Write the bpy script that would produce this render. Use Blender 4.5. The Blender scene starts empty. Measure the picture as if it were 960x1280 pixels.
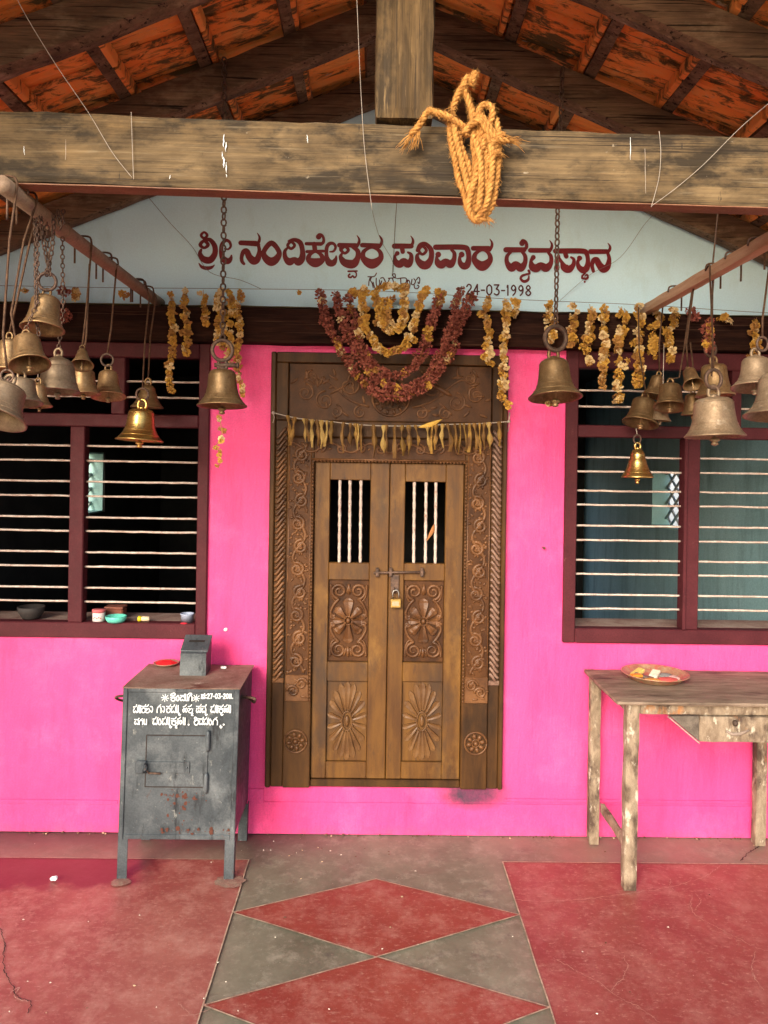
import bpy, bmesh, math, random
from mathutils import Vector, Matrix, noise
PI = math.pi
R_ = math.radians
random.seed(7)
S = bpy.context.scene
COL = S.collection

# ------------------------------------------------------------------ camera, light, exposure
FPX = 961.0                      # focal length in pixels of the 960 x 1280 photograph
CAM = Vector((0.0, -3.529, 1.70))
YAW, ROLL = R_(0.775), R_(0.9)
_f = Vector((math.sin(YAW), math.cos(YAW), 0)); _r0 = Vector((math.cos(YAW), -math.sin(YAW), 0)); _u0 = Vector((0, 0, 1))
_r = _r0 * math.cos(ROLL) + _u0 * math.sin(ROLL)
_u = _u0 * math.cos(ROLL) - _r0 * math.sin(ROLL)
cd = bpy.data.cameras.new('camera'); cam = bpy.data.objects.new('camera', cd); COL.objects.link(cam)
cd.sensor_fit = 'AUTO'; cd.sensor_width = 36; cd.lens = FPX * 36 / 1280; cd.shift_y = -60 / 1280
cd.clip_start = 0.02; cd.clip_end = 2000
m = Matrix((_r, _u, -_f)).transposed().to_4x4(); m.translation = CAM
cam.matrix_world = m
S.camera = cam

W = bpy.data.worlds.new('World'); S.world = W; W.use_nodes = True
wn = W.node_tree.nodes; bg = wn['Background']
sky = wn.new('ShaderNodeTexSky'); sky.sky_type = 'NISHITA'; sky.sun_disc = False
SUN_EL, SUN_AZ = R_(24), R_(203)            # azimuth measured from +Y towards +X
sky.sun_elevation = SUN_EL; sky.sun_rotation = SUN_AZ
sky.air_density = 1.0; sky.dust_density = 3.0; sky.ozone_density = 1.0
W.node_tree.links.new(sky.outputs[0], bg.inputs[0]); bg.inputs[1].default_value = 0.15
sl = bpy.data.lights.new('sun', 'SUN'); so = bpy.data.objects.new('sun', sl); COL.objects.link(so)
sl.energy = 1.4; sl.angle = R_(28); sl.color = (1.0, 0.94, 0.86)
sd = Vector((math.sin(SUN_AZ) * math.cos(SUN_EL), math.cos(SUN_AZ) * math.cos(SUN_EL), math.sin(SUN_EL)))
so.rotation_euler = (-sd).to_track_quat('-Z', 'Y').to_euler(); so.location = sd * 30
vs = S.view_settings; vs.view_transform = 'Standard'; vs.look = 'None'; vs.gamma = 1; vs.use_curve_mapping = False
vs.exposure = 1.12
S.cycles.max_bounces = 8; S.cycles.diffuse_bounces = 5; S.cycles.glossy_bounces = 3
S.cycles.sample_clamp_indirect = 6
try:
    S.cycles.use_denoising = True
except Exception: pass

# ------------------------------------------------------------------ from the photograph to the place
def ray(px, py):
    return _f + _r * ((px - 480) / FPX) + _u * (-(py - 580) / FPX)
def P(px, py, Y=0.0):            # the point at distance plane Y
    d = ray(px, py); return CAM + d * ((Y - CAM.y) / d.y)
def FL(px, py, z=0.0):           # the point on a level at height z
    d = ray(px, py); return CAM + d * ((z - CAM.z) / d.z)
def K(Y): return (Y - CAM.y) / FPX
def RC(x0, y0, x1, y1, Y=0.0):   # upright rectangle on plane Y -> x0,x1,z0,z1
    mx, my = (x0 + x1) / 2, (y0 + y1) / 2
    return P(x0, my, Y).x, P(x1, my, Y).x, P(mx, y1, Y).z, P(mx, y0, Y).z

# ------------------------------------------------------------------ mesh builder
class MB:
    def __init__(s): s.v = []; s.f = []; s.sm = []; s.mi = []; s.m = 0
    def add(s, vs, fs, smooth=False):
        o = len(s.v); s.v += [Vector(v) for v in vs]
        for f in fs: s.f.append([i + o for i in f]); s.sm.append(smooth); s.mi.append(s.m)
        return s
    def box(s, x0, x1, y0, y1, z0, z1, b=0.003):
        return s.obox(Vector(((x0+x1)/2, (y0+y1)/2, (z0+z1)/2)), Vector((abs(x1-x0)/2,0,0)), Vector((0,abs(y1-y0)/2,0)), Vector((0,0,abs(z1-z0)/2)), b)
    def obox(s, c, ax, ay, az, b=0.003):
        c = Vector(c); L = [ax.length, ay.length, az.length]; b = min([b] + [l * .45 for l in L]); A = [ax.normalized(), ay.normalized(), az.normalized()]
        vs = []; idx = {}
        for sx in (-1, 1):
            for sy in (-1, 1):
                for sz in (-1, 1):
                    for k in range(3):
                        l = [L[i] - (0 if i == k else b) for i in range(3)]
                        idx[(sx, sy, sz, k)] = len(vs); vs.append(c + A[0]*sx*l[0] + A[1]*sy*l[1] + A[2]*sz*l[2])
        fs = []
        sg = (-1, 1)
        for k in range(3):
            i, j = [q for q in range(3) if q != k]
            for sk in sg:
                q = []
                for a, bb in ((-1,-1),(1,-1),(1,1),(-1,1)):
                    t = [0,0,0]; t[k] = sk; t[i] = a; t[j] = bb; q.append(idx[(*t, k)])
                fs.append(q)
            for a in sg:                     # edges running along k
                for bb in sg:
                    t = [0,0,0]; t[i] = a; t[j] = bb
                    t[k] = -1; p = idx[(*t, i)], idx[(*t, j)]
                    t[k] = 1; q = idx[(*t, j)], idx[(*t, i)]
                    fs.append([*p, *q])
        for sx in sg:
            for sy in sg:
                for sz in sg: fs.append([idx[(sx,sy,sz,k)] for k in range(3)])
        return s.add(vs, fs)
    def rough(s, x0, x1, y0, y1, z0, z1, n=(20,3,4), amp=.004, fr=6, T=None, b=.004):
        # a weathered timber: gridded box with slightly uneven faces
        nx, ny, nz = n; vs = []; key = {}; fs = []
        def vert(i, j, k):
            if (i,j,k) not in key:
                p = Vector((x0+(x1-x0)*i/nx, y0+(y1-y0)*j/ny, z0+(z1-z0)*k/nz))
                q = p + noise.noise_vector(p * fr) * amp + noise.noise_vector(p * fr * 4.3) * amp * .35
                e = (i in (0,nx)) + (j in (0,ny)) + (k in (0,nz))
                if e >= 2:
                    c = Vector(((x0+x1)/2, (y0+y1)/2, (z0+z1)/2)); d = c - p
                    d = Vector((math.copysign(1,d.x) if i in (0,nx) else 0, math.copysign(1,d.y) if j in (0,ny) else 0, math.copysign(1,d.z) if k in (0,nz) else 0))
                    q += d * b * (0.6 + .8 * abs(noise.noise(p * 9)))
                if T: q = T @ q
                key[(i,j,k)] = len(vs); vs.append(q)
            return key[(i,j,k)]
        for k in (0, nz):
            for i in range(nx):
                for j in range(ny): fs.append([vert(i,j,k),vert(i+1,j,k),vert(i+1,j+1,k),vert(i,j+1,k)])
        for j in (0, ny):
            for i in range(nx):
                for k in range(nz): fs.append([vert(i,j,k),vert(i+1,j,k),vert(i+1,j,k+1),vert(i,j,k+1)])
        for i in (0, nx):
            for j in range(ny):
                for k in range(nz): fs.append([vert(i,j,k),vert(i,j+1,k),vert(i,j+1,k+1),vert(i,j,k+1)])
        return s.add(vs, fs)
    def tube(s, pts, r, n=8, closed=False, caps=True, flat=1.0, flatdir=None):
        pts = [Vector(p) for p in pts]; N = len(pts)
        if N < 2: return s
        rs = r if isinstance(r, (list, tuple)) else [r] * N
        vs = []; up = None
        for i, p in enumerate(pts):
            a = pts[(i-1) % N] if (i or closed) else p; b = pts[(i+1) % N] if (i < N-1 or closed) else p
            t = (b - a); t = t.normalized() if t.length > 1e-9 else Vector((0,0,1))
            if flatdir is not None:
                e2 = Vector(flatdir); e2 = (e2 - t * e2.dot(t)); e2.normalize(); e1 = e2.cross(t)
            else:
                if up is None: up = Vector((0,0,1)) if abs(t.z) < .9 else Vector((1,0,0))
                e1 = (up - t * up.dot(t)); e1.normalize(); e2 = t.cross(e1); up = e1
            for k in range(n):
                an = 2*PI*k/n; vs.append(p + e1 * math.cos(an) * rs[i] + e2 * math.sin(an) * rs[i] * flat)
        fs = []
        for i in range(N if closed else N-1):
            j = (i+1) % N
            for k in range(n): fs.append([i*n+k, i*n+(k+1)%n, j*n+(k+1)%n, j*n+k])
        if caps and not closed: fs.append(list(range(n))[::-1]); fs.append([(N-1)*n+k for k in range(n)])
        return s.add(vs, fs, True)
    def lathe(s, prof, M=None, n=24, caps=True):
        vs = []; fs = []
        for (r, z) in prof:
            for k in range(n):
                an = 2*PI*k/n; p = Vector((r*math.cos(an), r*math.sin(an), z)); vs.append(M @ p if M else p)
        for i in range(len(prof)-1):
            for k in range(n): fs.append([i*n+k, i*n+(k+1)%n, (i+1)*n+(k+1)%n, (i+1)*n+k])
        if caps:
            fs.append(list(range(n))[::-1]); fs.append([(len(prof)-1)*n+k for k in range(n)])
        return s.add(vs, fs, True)
    def blob(s, c, ax, ay, az, nu=8, nv=5):
        c = Vector(c); vs = []; fs = []
        for j in range(1, nv):
            th = PI*j/nv
            for i in range(nu):
                ph = 2*PI*i/nu; vs.append(c + ax*math.sin(th)*math.cos(ph) + ay*math.sin(th)*math.sin(ph) + az*math.cos(th))
        for j in range(nv-2):
            for i in range(nu): fs.append([j*nu+i, j*nu+(i+1)%nu, (j+1)*nu+(i+1)%nu, (j+1)*nu+i])
        a = len(vs); vs += [c+az, c-az]
        for i in range(nu): fs.append([i, (i+1)%nu, a]); fs.append([(nv-2)*nu+(i+1)%nu, (nv-2)*nu+i, a+1])
        return s.add(vs, fs, True)
    def prism(s, poly, d):          # polygon points (Vectors) extruded by vector d
        n = len(poly); vs = [Vector(p) for p in poly] + [Vector(p)+Vector(d) for p in poly]
        fs = [list(range(n)), list(range(n, 2*n))[::-1]] + [[i, (i+1)%n, n+(i+1)%n, n+i] for i in range(n)]
        return s.add(vs, fs)
    def build(s, name, mats, parent=None, loc=None):
        if not isinstance(mats, (list, tuple)): mats = [mats]
        me = bpy.data.meshes.new(name)
        if parent is not None: off = Vector(parent['_o'])
        elif loc is not None: off = Vector(loc)
        else:
            xs = [v.x for v in s.v]; ys = [v.y for v in s.v]; zs = [v.z for v in s.v]
            off = Vector(((min(xs)+max(xs))/2, (min(ys)+max(ys))/2, min(zs)))
        me.from_pydata([v - off for v in s.v], [], s.f)
        for mt in mats: me.materials.append(mt)
        me.polygons.foreach_set('use_smooth', s.sm); me.polygons.foreach_set('material_index', s.mi)
        bm = bmesh.new(); bm.from_mesh(me); bmesh.ops.recalc_face_normals(bm, faces=bm.faces); bm.to_mesh(me); bm.free()
        me.update()
        o = bpy.data.objects.new(name, me); COL.objects.link(o); o['_o'] = off[:]
        if parent is not None: o.parent = parent
        else: o.location = off
        return o
def tag(o, label=None, cat=None, group=None, kind=None):
    if label: o['label'] = label
    if cat: o['category'] = cat
    if group: o['group'] = group
    if kind: o['kind'] = kind
    return o
def thing(name, loc, label, cat, group=None):
    o = bpy.data.objects.new(name, None); COL.objects.link(o); o.location = loc; o['_o'] = Vector(loc)[:]
    o.empty_display_size = .05
    return tag(o, label, cat, group)
def crom(pts, per=6, closed=False):      # Catmull-Rom through tuples/vectors of any length
    pts = [tuple(p) for p in pts]; n = len(pts); out = []
    for i in range(n if closed else n-1):
        g = (lambda q: pts[q % n]) if closed else (lambda q: pts[max(0, min(n-1, q))])
        a, b, c, d = g(i-1), g(i), g(i+1), g(i+2)
        for k in range(per):
            t = k/per
            out.append(tuple(.5*((2*B)+(-A+C)*t+(2*A-5*B+4*C-D)*t*t+(-A+3*B-3*C+D)*t**3) for A,B,C,D in zip(a,b,c,d)))
    if not closed: out.append(pts[-1])
    return out

# ------------------------------------------------------------------ materials
class NT:
    def __init__(s, name):
        s.m = bpy.data.materials.new(name); s.m.use_nodes = True; s.t = s.m.node_tree; s.b = s.t.nodes['Principled BSDF']
        s.co = s.t.nodes.new('ShaderNodeTexCoord').outputs['Object']
    def n(s, ty, **kw):
        nd = s.t.nodes.new(ty)
        for k, v in kw.items(): setattr(nd, k, v)
        return nd
    def l(s, a, b): s.t.links.new(a, b)
    def map(s, sc=(1,1,1), co=None, loc=(0,0,0), rot=(0,0,0)):
        nd = s.n('ShaderNodeMapping'); nd.inputs['Scale'].default_value = sc; nd.inputs['Location'].default_value = loc; nd.inputs['Rotation'].default_value = rot
        s.l(co or s.co, nd.inputs[0]); return nd.outputs[0]
    def noise(s, scale, co=None, detail=6, rough=.6, dist=0):
        nd = s.n('ShaderNodeTexNoise'); nd.inputs['Scale'].default_value = scale; nd.inputs['Detail'].default_value = detail
        nd.inputs['Roughness'].default_value = rough; nd.inputs['Distortion'].default_value = dist
        s.l(co or s.co, nd.inputs['Vector']); return nd.outputs['Fac']
    def mr(s, x, a, b, c=0, d=1):
        nd = s.n('ShaderNodeMapRange'); s.l(x, nd.inputs[0])
        for i, v in enumerate((a, b, c, d)): nd.inputs[i+1].default_value = v
        return nd.outputs[0]
    def mix(s, f, a, b, bt='MIX'):
        nd = s.n('ShaderNodeMix', data_type='RGBA', blend_type=bt)
        if isinstance(f, (int, float)): nd.inputs[0].default_value = f
        else: s.l(f, nd.inputs[0])
        for q, i in ((a, 6), (b, 7)):
            if isinstance(q, tuple): nd.inputs[i].default_value = (*q[:3], 1)
            else: s.l(q, nd.inputs[i])
        return nd.outputs[2]
    def math(s, op, a, b=0.0, clamp=False):
        nd = s.n('ShaderNodeMath', operation=op, use_clamp=clamp)
        for i, q in enumerate((a, b)):
            if isinstance(q, (int, float)): nd.inputs[i].default_value = q
            else: s.l(q, nd.inputs[i])
        return nd.outputs[0]
    def bump(s, h, st=.3, d=.01):
        nd = s.n('ShaderNodeBump'); nd.inputs['Strength'].default_value = st; nd.inputs['Distance'].default_value = d
        s.l(h, nd.inputs['Height']); s.l(nd.outputs[0], s.b.inputs['Normal'])
    def fin(s, col, rough, metal=0, spec=.5):
        if isinstance(col, tuple): s.b.inputs['Base Color'].default_value = (*col[:3], 1)
        else: s.l(col, s.b.inputs['Base Color'])
        if isinstance(rough, (int, float)): s.b.inputs['Roughness'].default_value = rough
        else: s.l(rough, s.b.inputs['Roughness'])
        if isinstance(metal, (int, float)): s.b.inputs['Metallic'].default_value = metal
        else: s.l(metal, s.b.inputs['Metallic'])
        s.b.inputs['Specular IOR Level'].default_value = spec
        return s.m
def mat(name, c1, c2, scale=6, stretch=(1,1,1), rough=(.5,.75), metal=0, bump=.3, bsc=60, bst=None, spots=(), rnd=0, lo=.35, hi=.65, bd=.004, spec=.3, grain=.22, gsc=150):
    t = NT(name); co = t.map(stretch); n1 = t.noise(scale, co, 8, .62, .4)
    c = t.mix(t.mr(n1, lo, hi), c1, c2)
    for (sc, sst, col, a, b) in spots:
        c = t.mix(t.mr(t.noise(sc, t.map(sst, loc=(3.1,1.7,5.3)), 7, .65), a, b), c, col)
    if grain:
        gv = t.mr(t.noise(gsc, t.map(bst or stretch, loc=(7.7,2.2,4.4)) if bst else t.map((1,1,1)), 4, .7), .3, .7, 1-grain, 1+grain)
        hg = t.n('ShaderNodeHueSaturation'); t.l(gv, hg.inputs['Value']); t.l(c, hg.inputs['Color']); c = hg.outputs[0]
    if rnd:
        oi = t.n('ShaderNodeObjectInfo'); v = t.mr(oi.outputs['Random'], 0, 1, 1-rnd, 1+rnd)
        hs = t.n('ShaderNodeHueSaturation'); t.l(v, hs.inputs['Value']); t.l(c, hs.inputs['Color']); c = hs.outputs[0]
    nb = t.noise(bsc, t.map(bst or stretch), 6, .65)
    t.bump(nb, bump, bd)
    return t.fin(c, t.mr(nb, .3, .7, rough[0], rough[1]), metal, spec)

M = {}
# weathered grey tie beam, grain along X
M['beam'] = mat('weathered_beam_wood', (.060,.039,.018), (.185,.126,.062), 3.2, (1.6,3,3.4), (.7,.9), bump=.8, bsc=9, bst=(.35,5,14), bd=.006, grain=.28, gsc=9,
    spots=[(3.2,(1.3,3,3),(.034,.024,.013),.46,.57), (6,(.6,6,16),(.24,.19,.12),.58,.74), (7,(.22,8,30),(.022,.014,.008),.58,.63), (3,(1.2,3,2),(.18,.115,.05),.55,.70), (26,(1,1,1.4),(.30,.25,.18),.68,.74), (14,(4,3,1),(.03,.022,.015),.66,.72)])
M['post'] = mat('king_post_wood', (.060,.036,.014), (.155,.095,.038), 3.5, (6,4,1.1), (.7,.9), bump=.8, bsc=9, bst=(14,5,.35), bd=.005, grain=.28, gsc=9,
    spots=[(3.4,(3,3,1.3),(.042,.027,.012),.47,.60), (7,(30,8,.22),(.025,.016,.009),.57,.63), (8,(9,4,.8),(.20,.13,.058),.58,.70)])
M['rafter'] = mat('dark_rafter_wood', (.075,.044,.026), (.175,.105,.062), 4, (1,4,4), (.65,.9), bump=.7, bsc=9, bst=(.5,8,12), bd=.005, grain=.3, gsc=9,
    spots=[(3.5,(1,2,2),(.27,.19,.12),.55,.70), (6,(.3,8,24),(.015,.009,.006),.57,.63)], spec=.2)
M['lintel'] = mat('dark_lintel_wood', (.012,.005,.004), (.034,.014,.009), 4, (.8,5,8), (.75,.95), bump=.4, bsc=18, bst=(.6,8,14), bd=.003, spec=.08, grain=.3, gsc=14, spots=[(5,(.3,6,26),(.07,.036,.024),.60,.68)])
M['strip'] = mat('raw_strip_wood', (.36,.20,.11), (.50,.33,.21), 5, (4,.7,6), (.6,.85), bump=.4, bsc=20, bst=(10,.7,14), bd=.003)
M['door'] = mat('door_teak', (.072,.028,.006), (.150,.066,.011), 4, (5,4,.6), (.38,.62), bump=.25, bsc=22, bst=(14,8,.7), bd=.002,
    spots=[(3.2,(2,2,1),(.06,.03,.014),.55,.75), (4.5,(2,2,1.2),(.215,.105,.022),.56,.78), (1.7,(2.4,2,1),(.040,.022,.012),.52,.70), (9,(3,3,.8),(.05,.022,.010),.58,.72)], spec=.35)
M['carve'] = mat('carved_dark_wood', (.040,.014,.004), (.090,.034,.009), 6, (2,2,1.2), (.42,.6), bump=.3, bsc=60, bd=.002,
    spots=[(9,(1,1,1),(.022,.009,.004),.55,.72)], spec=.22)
M['relief'] = mat('worn_highlight_ridges', (.080,.031,.010), (.165,.072,.026), 9, (1,1,1), (.34,.5), bump=.2, bsc=60, bd=.001, spots=[(7,(1,1,1),(.045,.018,.007),.50,.66)], spec=.32)  # worn ridges, coloured lighter than their ground to paint highlights into the carving
M['jamb'] = mat('door_frame_wood', (.034,.015,.006), (.082,.036,.010), 4, (5,4,.6), (.4,.62), bump=.3, bsc=22, bst=(14,8,.7), bd=.002,
    spots=[(2.2,(2,2,1.2),(.022,.012,.006),.52,.70)], spec=.2)
M['maroon'] = mat('maroon_window_paint', (.058,.0095,.014), (.085,.016,.021), 5, (1,1,1), (.5,.7), bump=.25, bsc=40, bd=.002, spec=.2,
    spots=[(18,(1,1,1),(.15,.06,.055),.66,.74), (3,(1,1,1),(.075,.016,.02),.55,.75)])
M['bar'] = mat('rusted_white_bar', (.60,.53,.47), (.44,.33,.28), 30, (1,1,1), (.5,.7), bump=.4, bsc=90, bd=.002,
    spots=[(55,(1,1,1),(.30,.16,.11),.56,.68)])
M['soot'] = mat('dark_plaster', (.028,.027,.027), (.05,.048,.047), 3, bump=.2, bsc=40, rough=(.8,.95))  # near-black wall colour makes the left room dark
M['teal'] = mat('teal_plaster', (.27,.46,.50), (.36,.56,.60), 2.2, (1,1,.35), bump=.3, bsc=40, rough=(.6,.85),
    spots=[(2.0,(3,3,.6),(.16,.27,.30),.5,.75), (12,(1,1,.3),(.45,.62,.64),.66,.78)])
M['reveal'] = mat('turquoise_reveal', (.34,.58,.55), (.42,.66,.62), 4, bump=.2, bsc=40)
M['lattice'] = mat('cement_lattice', (.55,.58,.55), (.42,.45,.43), 6, bump=.2)
M['gable'] = mat('pale_blue_wall_paint', (.55,.79,.91), (.60,.83,.93), 1.6, (1,1,1), (.65,.85), bump=.22, bsc=30, bd=.003, grain=.05,
    spots=[(5,(1,1,.5),(.50,.70,.76),.55,.72)])
M['letter'] = mat('maroon_sign_paint', (.125,.003,.008), (.175,.006,.013), 12, rough=(.45,.6), bump=.1)
M['letter_dark'] = mat('dark_sign_paint', (.065,.012,.018), (.09,.02,.025), 12, rough=(.5,.7), bump=.1)
M['whitepaint'] = mat('white_brush_paint', (.80,.84,.84), (.70,.75,.75), 20, rough=(.5,.7), bump=.15)
M['box'] = mat('grey_painted_steel', (.040,.050,.058), (.085,.100,.110), 6, (1,1,1), (.33,.55), metal=.25, bump=.25, bsc=45, bd=.002,
    spots=[(16,(1,1,.6),(.095,.045,.032),.65,.71), (3.2,(1,1,1),(.17,.19,.20),.52,.70), (9,(2.5,1,.6),(.022,.026,.030),.56,.68), (60,(1,1,1),(.27,.28,.27),.66,.72), (28,(1,1,.5),(.20,.21,.20),.64,.70)])
M['boxtop'] = mat('rusted_box_top', (.28,.20,.155), (.15,.085,.06), 7, (1,1,1), (.6,.85), metal=.1, bump=.4, bsc=60, bd=.002,
    spots=[(5,(1,2,1),(.09,.03,.02),.56,.66), (20,(1,1,1),(.42,.34,.28),.64,.76)])
M['desk'] = mat('weathered_desk_wood', (.165,.115,.075), (.34,.265,.185), 14, (2,2,.9), (.65,.9), bump=.6, bsc=30, bst=(6,6,2), bd=.004,
    spots=[(12,(1,1,.5),(.075,.048,.034),.50,.62), (7,(1,1,.4),(.38,.15,.045),.58,.66), (30,(1,1,.5),(.52,.46,.36),.57,.66)])
M['desktop'] = mat('worn_table_top_wood', (.135,.095,.065), (.27,.20,.145), 6, (.9,4,3), (.55,.85), bump=.5, bsc=26, bst=(1,8,4), bd=.003,
    spots=[(5,(.7,3,1),(.065,.04,.03),.55,.7), (20,(1,3,1),(.44,.35,.25),.66,.76)])
M['brass_old'] = mat('dusty_old_brass', (.20,.125,.058), (.33,.215,.105), 14, rough=(.36,.58), metal=.7, bump=.3, bsc=70, rnd=.28, bd=.002,
    spots=[(9,(1,1,1),(.11,.055,.032),.52,.70), (40,(1,1,1),(.36,.26,.15),.58,.72), (60,(1,1,1),(.07,.04,.025),.63,.73)])
M['brass_grey'] = mat('grey_tarnished_brass', (.20,.140,.085), (.32,.235,.15), 14, rough=(.45,.65), metal=.5, bump=.3, bsc=70, rnd=.2, bd=.002,
    spots=[(9,(1,1,1),(.14,.075,.055),.54,.72), (22,(1,1,1),(.42,.35,.26),.60,.74), (60,(1,1,1),(.10,.06,.04),.64,.74)])
M['brass_new'] = mat('polished_brass', (.60,.385,.115), (.70,.49,.17), 8, (1,1,6), (.24,.36), metal=.95, bump=.15, bsc=40, bst=(1,1,12), bd=.001,
    spots=[(5,(1,1,2),(.40,.22,.07),.58,.75)])
M['iron'] = mat('rusty_iron', (.075,.052,.042), (.17,.105,.075), 40, rough=(.5,.75), metal=.55, bump=.4, bsc=120, bd=.002)
M['rustrod'] = mat('flaking_rust_rod', (.065,.034,.020), (.14,.078,.045), 50, rough=(.6,.8), metal=.3, bump=.5, bsc=150, bd=.002)
M['pipe'] = mat('dusty_pipe_paint', (.20,.135,.088), (.28,.195,.13), 12, rough=(.5,.75), bump=.3, bsc=60, bd=.002,
    spots=[(20,(1,1,1),(.17,.10,.08),.58,.7)])
M['coir'] = mat('coir_fibre', (.36,.155,.035), (.57,.295,.080), 50, rough=(.8,.95), bump=.5, bsc=220, bd=.003,
    spots=[(16,(1,1,1),(.30,.12,.03),.57,.72)])
M['flower'] = mat('dried_marigold', (.50,.265,.035), (.63,.375,.08), 25, rough=(.75,.95), bump=.2, bsc=120, spots=[(40,(1,1,1),(.34,.15,.04),.54,.68)])
M['flower_pale'] = mat('pale_dried_marigold', (.68,.50,.22), (.76,.60,.34), 25, rough=(.75,.95), bump=.2, bsc=120, spots=[(40,(1,1,1),(.45,.25,.08),.56,.7)])
M['flower_brown'] = mat('browned_marigold', (.34,.16,.04), (.46,.24,.07), 25, rough=(.75,.95), bump=.2, bsc=120)
M['redflower'] = mat('dried_red_flower', (.20,.050,.036), (.34,.105,.070), 30, rough=(.75,.95), bump=.2, bsc=120,
    spots=[(30,(1,1,1),(.40,.15,.09),.6,.74)])
M['leaf'] = mat('dried_mango_leaf', (.14,.070,.015), (.31,.18,.036), 25, (1,1,.6), rough=(.5,.75), bump=.3, bsc=90, rnd=.3, bd=.002,
    spots=[(14,(1,1,1),(.10,.045,.014),.50,.64)])
M['thread'] = mat('pale_thread', (.42,.37,.31), (.34,.29,.24), 30)
M['darkthread'] = mat('dark_thread', (.10,.10,.10), (.16,.15,.14), 30)
M['dark'] = mat('dark_interior_mass', (.012,.010,.009), (.02,.016,.012), 5)
M['earth'] = mat('laterite_ground', (.42,.30,.20), (.50,.37,.26), .8, bump=.4, bsc=9, rough=(.85,1), spots=[(.35,(1,1,1),(.22,.20,.10),.56,.66)])
M['concrete'] = mat('plinth_cement', (.22,.20,.18), (.30,.28,.25), 3, bump=.3, bsc=40)
def plain(name, c, rough=.5, metal=0):
    return mat(name, tuple(x*.92 for x in c), tuple(min(1,x*1.08) for x in c), 25, rough=(rough-.06, rough+.06), metal=metal, bump=.12, bsc=90, bd=.001)

def pink_wall():
    t = NT('pink_wall_paint'); n = t.noise(1.4, t.map((1,1,.5)), 8, .6)
    c = t.mix(t.mr(n, .3, .7), (.80,.050,.225), (.85,.075,.270))
    c = t.mix(t.mr(t.noise(7, t.map((1.2,1,.25)), 7, .65), .50, .75), c, (.72,.042,.19))
    c = t.mix(t.mr(t.noise(60, None, 3), .70, .74), c, (.52,.05,.2))                       # specks
    sp = t.n('ShaderNodeSeparateXYZ'); t.l(t.co, sp.inputs[0])
    # soot blown out of the corner under the door frame, and smudges along the floor
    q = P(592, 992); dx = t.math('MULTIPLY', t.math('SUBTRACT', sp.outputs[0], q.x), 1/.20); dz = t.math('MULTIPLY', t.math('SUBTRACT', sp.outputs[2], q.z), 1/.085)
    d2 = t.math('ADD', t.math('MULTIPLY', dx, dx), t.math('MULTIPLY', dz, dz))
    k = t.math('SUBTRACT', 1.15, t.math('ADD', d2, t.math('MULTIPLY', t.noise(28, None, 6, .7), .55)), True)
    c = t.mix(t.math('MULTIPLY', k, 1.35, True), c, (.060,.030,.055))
    q = P(640, 900); dx = t.math('MULTIPLY', t.math('SUBTRACT', sp.outputs[0], q.x), 1/.12); dz = t.math('MULTIPLY', t.math('SUBTRACT', sp.outputs[2], q.z), 1/.42)
    d2 = t.math('ADD', t.math('MULTIPLY', dx, dx), t.math('MULTIPLY', dz, dz))
    k = t.math('SUBTRACT', 1.0, d2, True)
    c = t.mix(t.math('MULTIPLY', t.math('MULTIPLY', k, t.noise(9, None, 6, .7)), .42, True), c, (.42,.10,.30))
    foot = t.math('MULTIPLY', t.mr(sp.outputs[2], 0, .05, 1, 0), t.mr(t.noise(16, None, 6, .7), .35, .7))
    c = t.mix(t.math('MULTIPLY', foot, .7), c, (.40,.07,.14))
    c = t.mix(t.math('MULTIPLY', t.mr(t.noise(3.1, t.map((1,1,1), loc=(5,1,9)), 9, .72), .50, .66), .45), c, (.90,.135,.36))
    c = t.mix(t.math('MULTIPLY', t.mr(t.noise(14, t.map((2.2,1,.30), loc=(2,1,3)), 9, .75), .56, .70), .40), c, (.62,.030,.15))
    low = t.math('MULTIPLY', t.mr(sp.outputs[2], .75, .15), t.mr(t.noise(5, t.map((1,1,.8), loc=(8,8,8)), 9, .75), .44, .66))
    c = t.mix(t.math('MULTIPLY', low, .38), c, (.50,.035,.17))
    gv = t.mr(t.noise(130, None, 4, .7), .3, .7, .88, 1.10); hg = t.n('ShaderNodeHueSaturation'); t.l(gv, hg.inputs['Value']); t.l(c, hg.inputs['Color']); c = hg.outputs[0]
    # hairline plaster runs and brush strokes
    nb = t.noise(10, t.map((6,1,1.2)), 8, .7); t.bump(t.math('ADD', nb, t.math('MULTIPLY', t.noise(60, None, 4), .35)), .5, .008)
    return t.fin(c, t.mr(nb, .3, .7, .5, .66), 0, .4)
M['pink'] = pink_wall()

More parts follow.
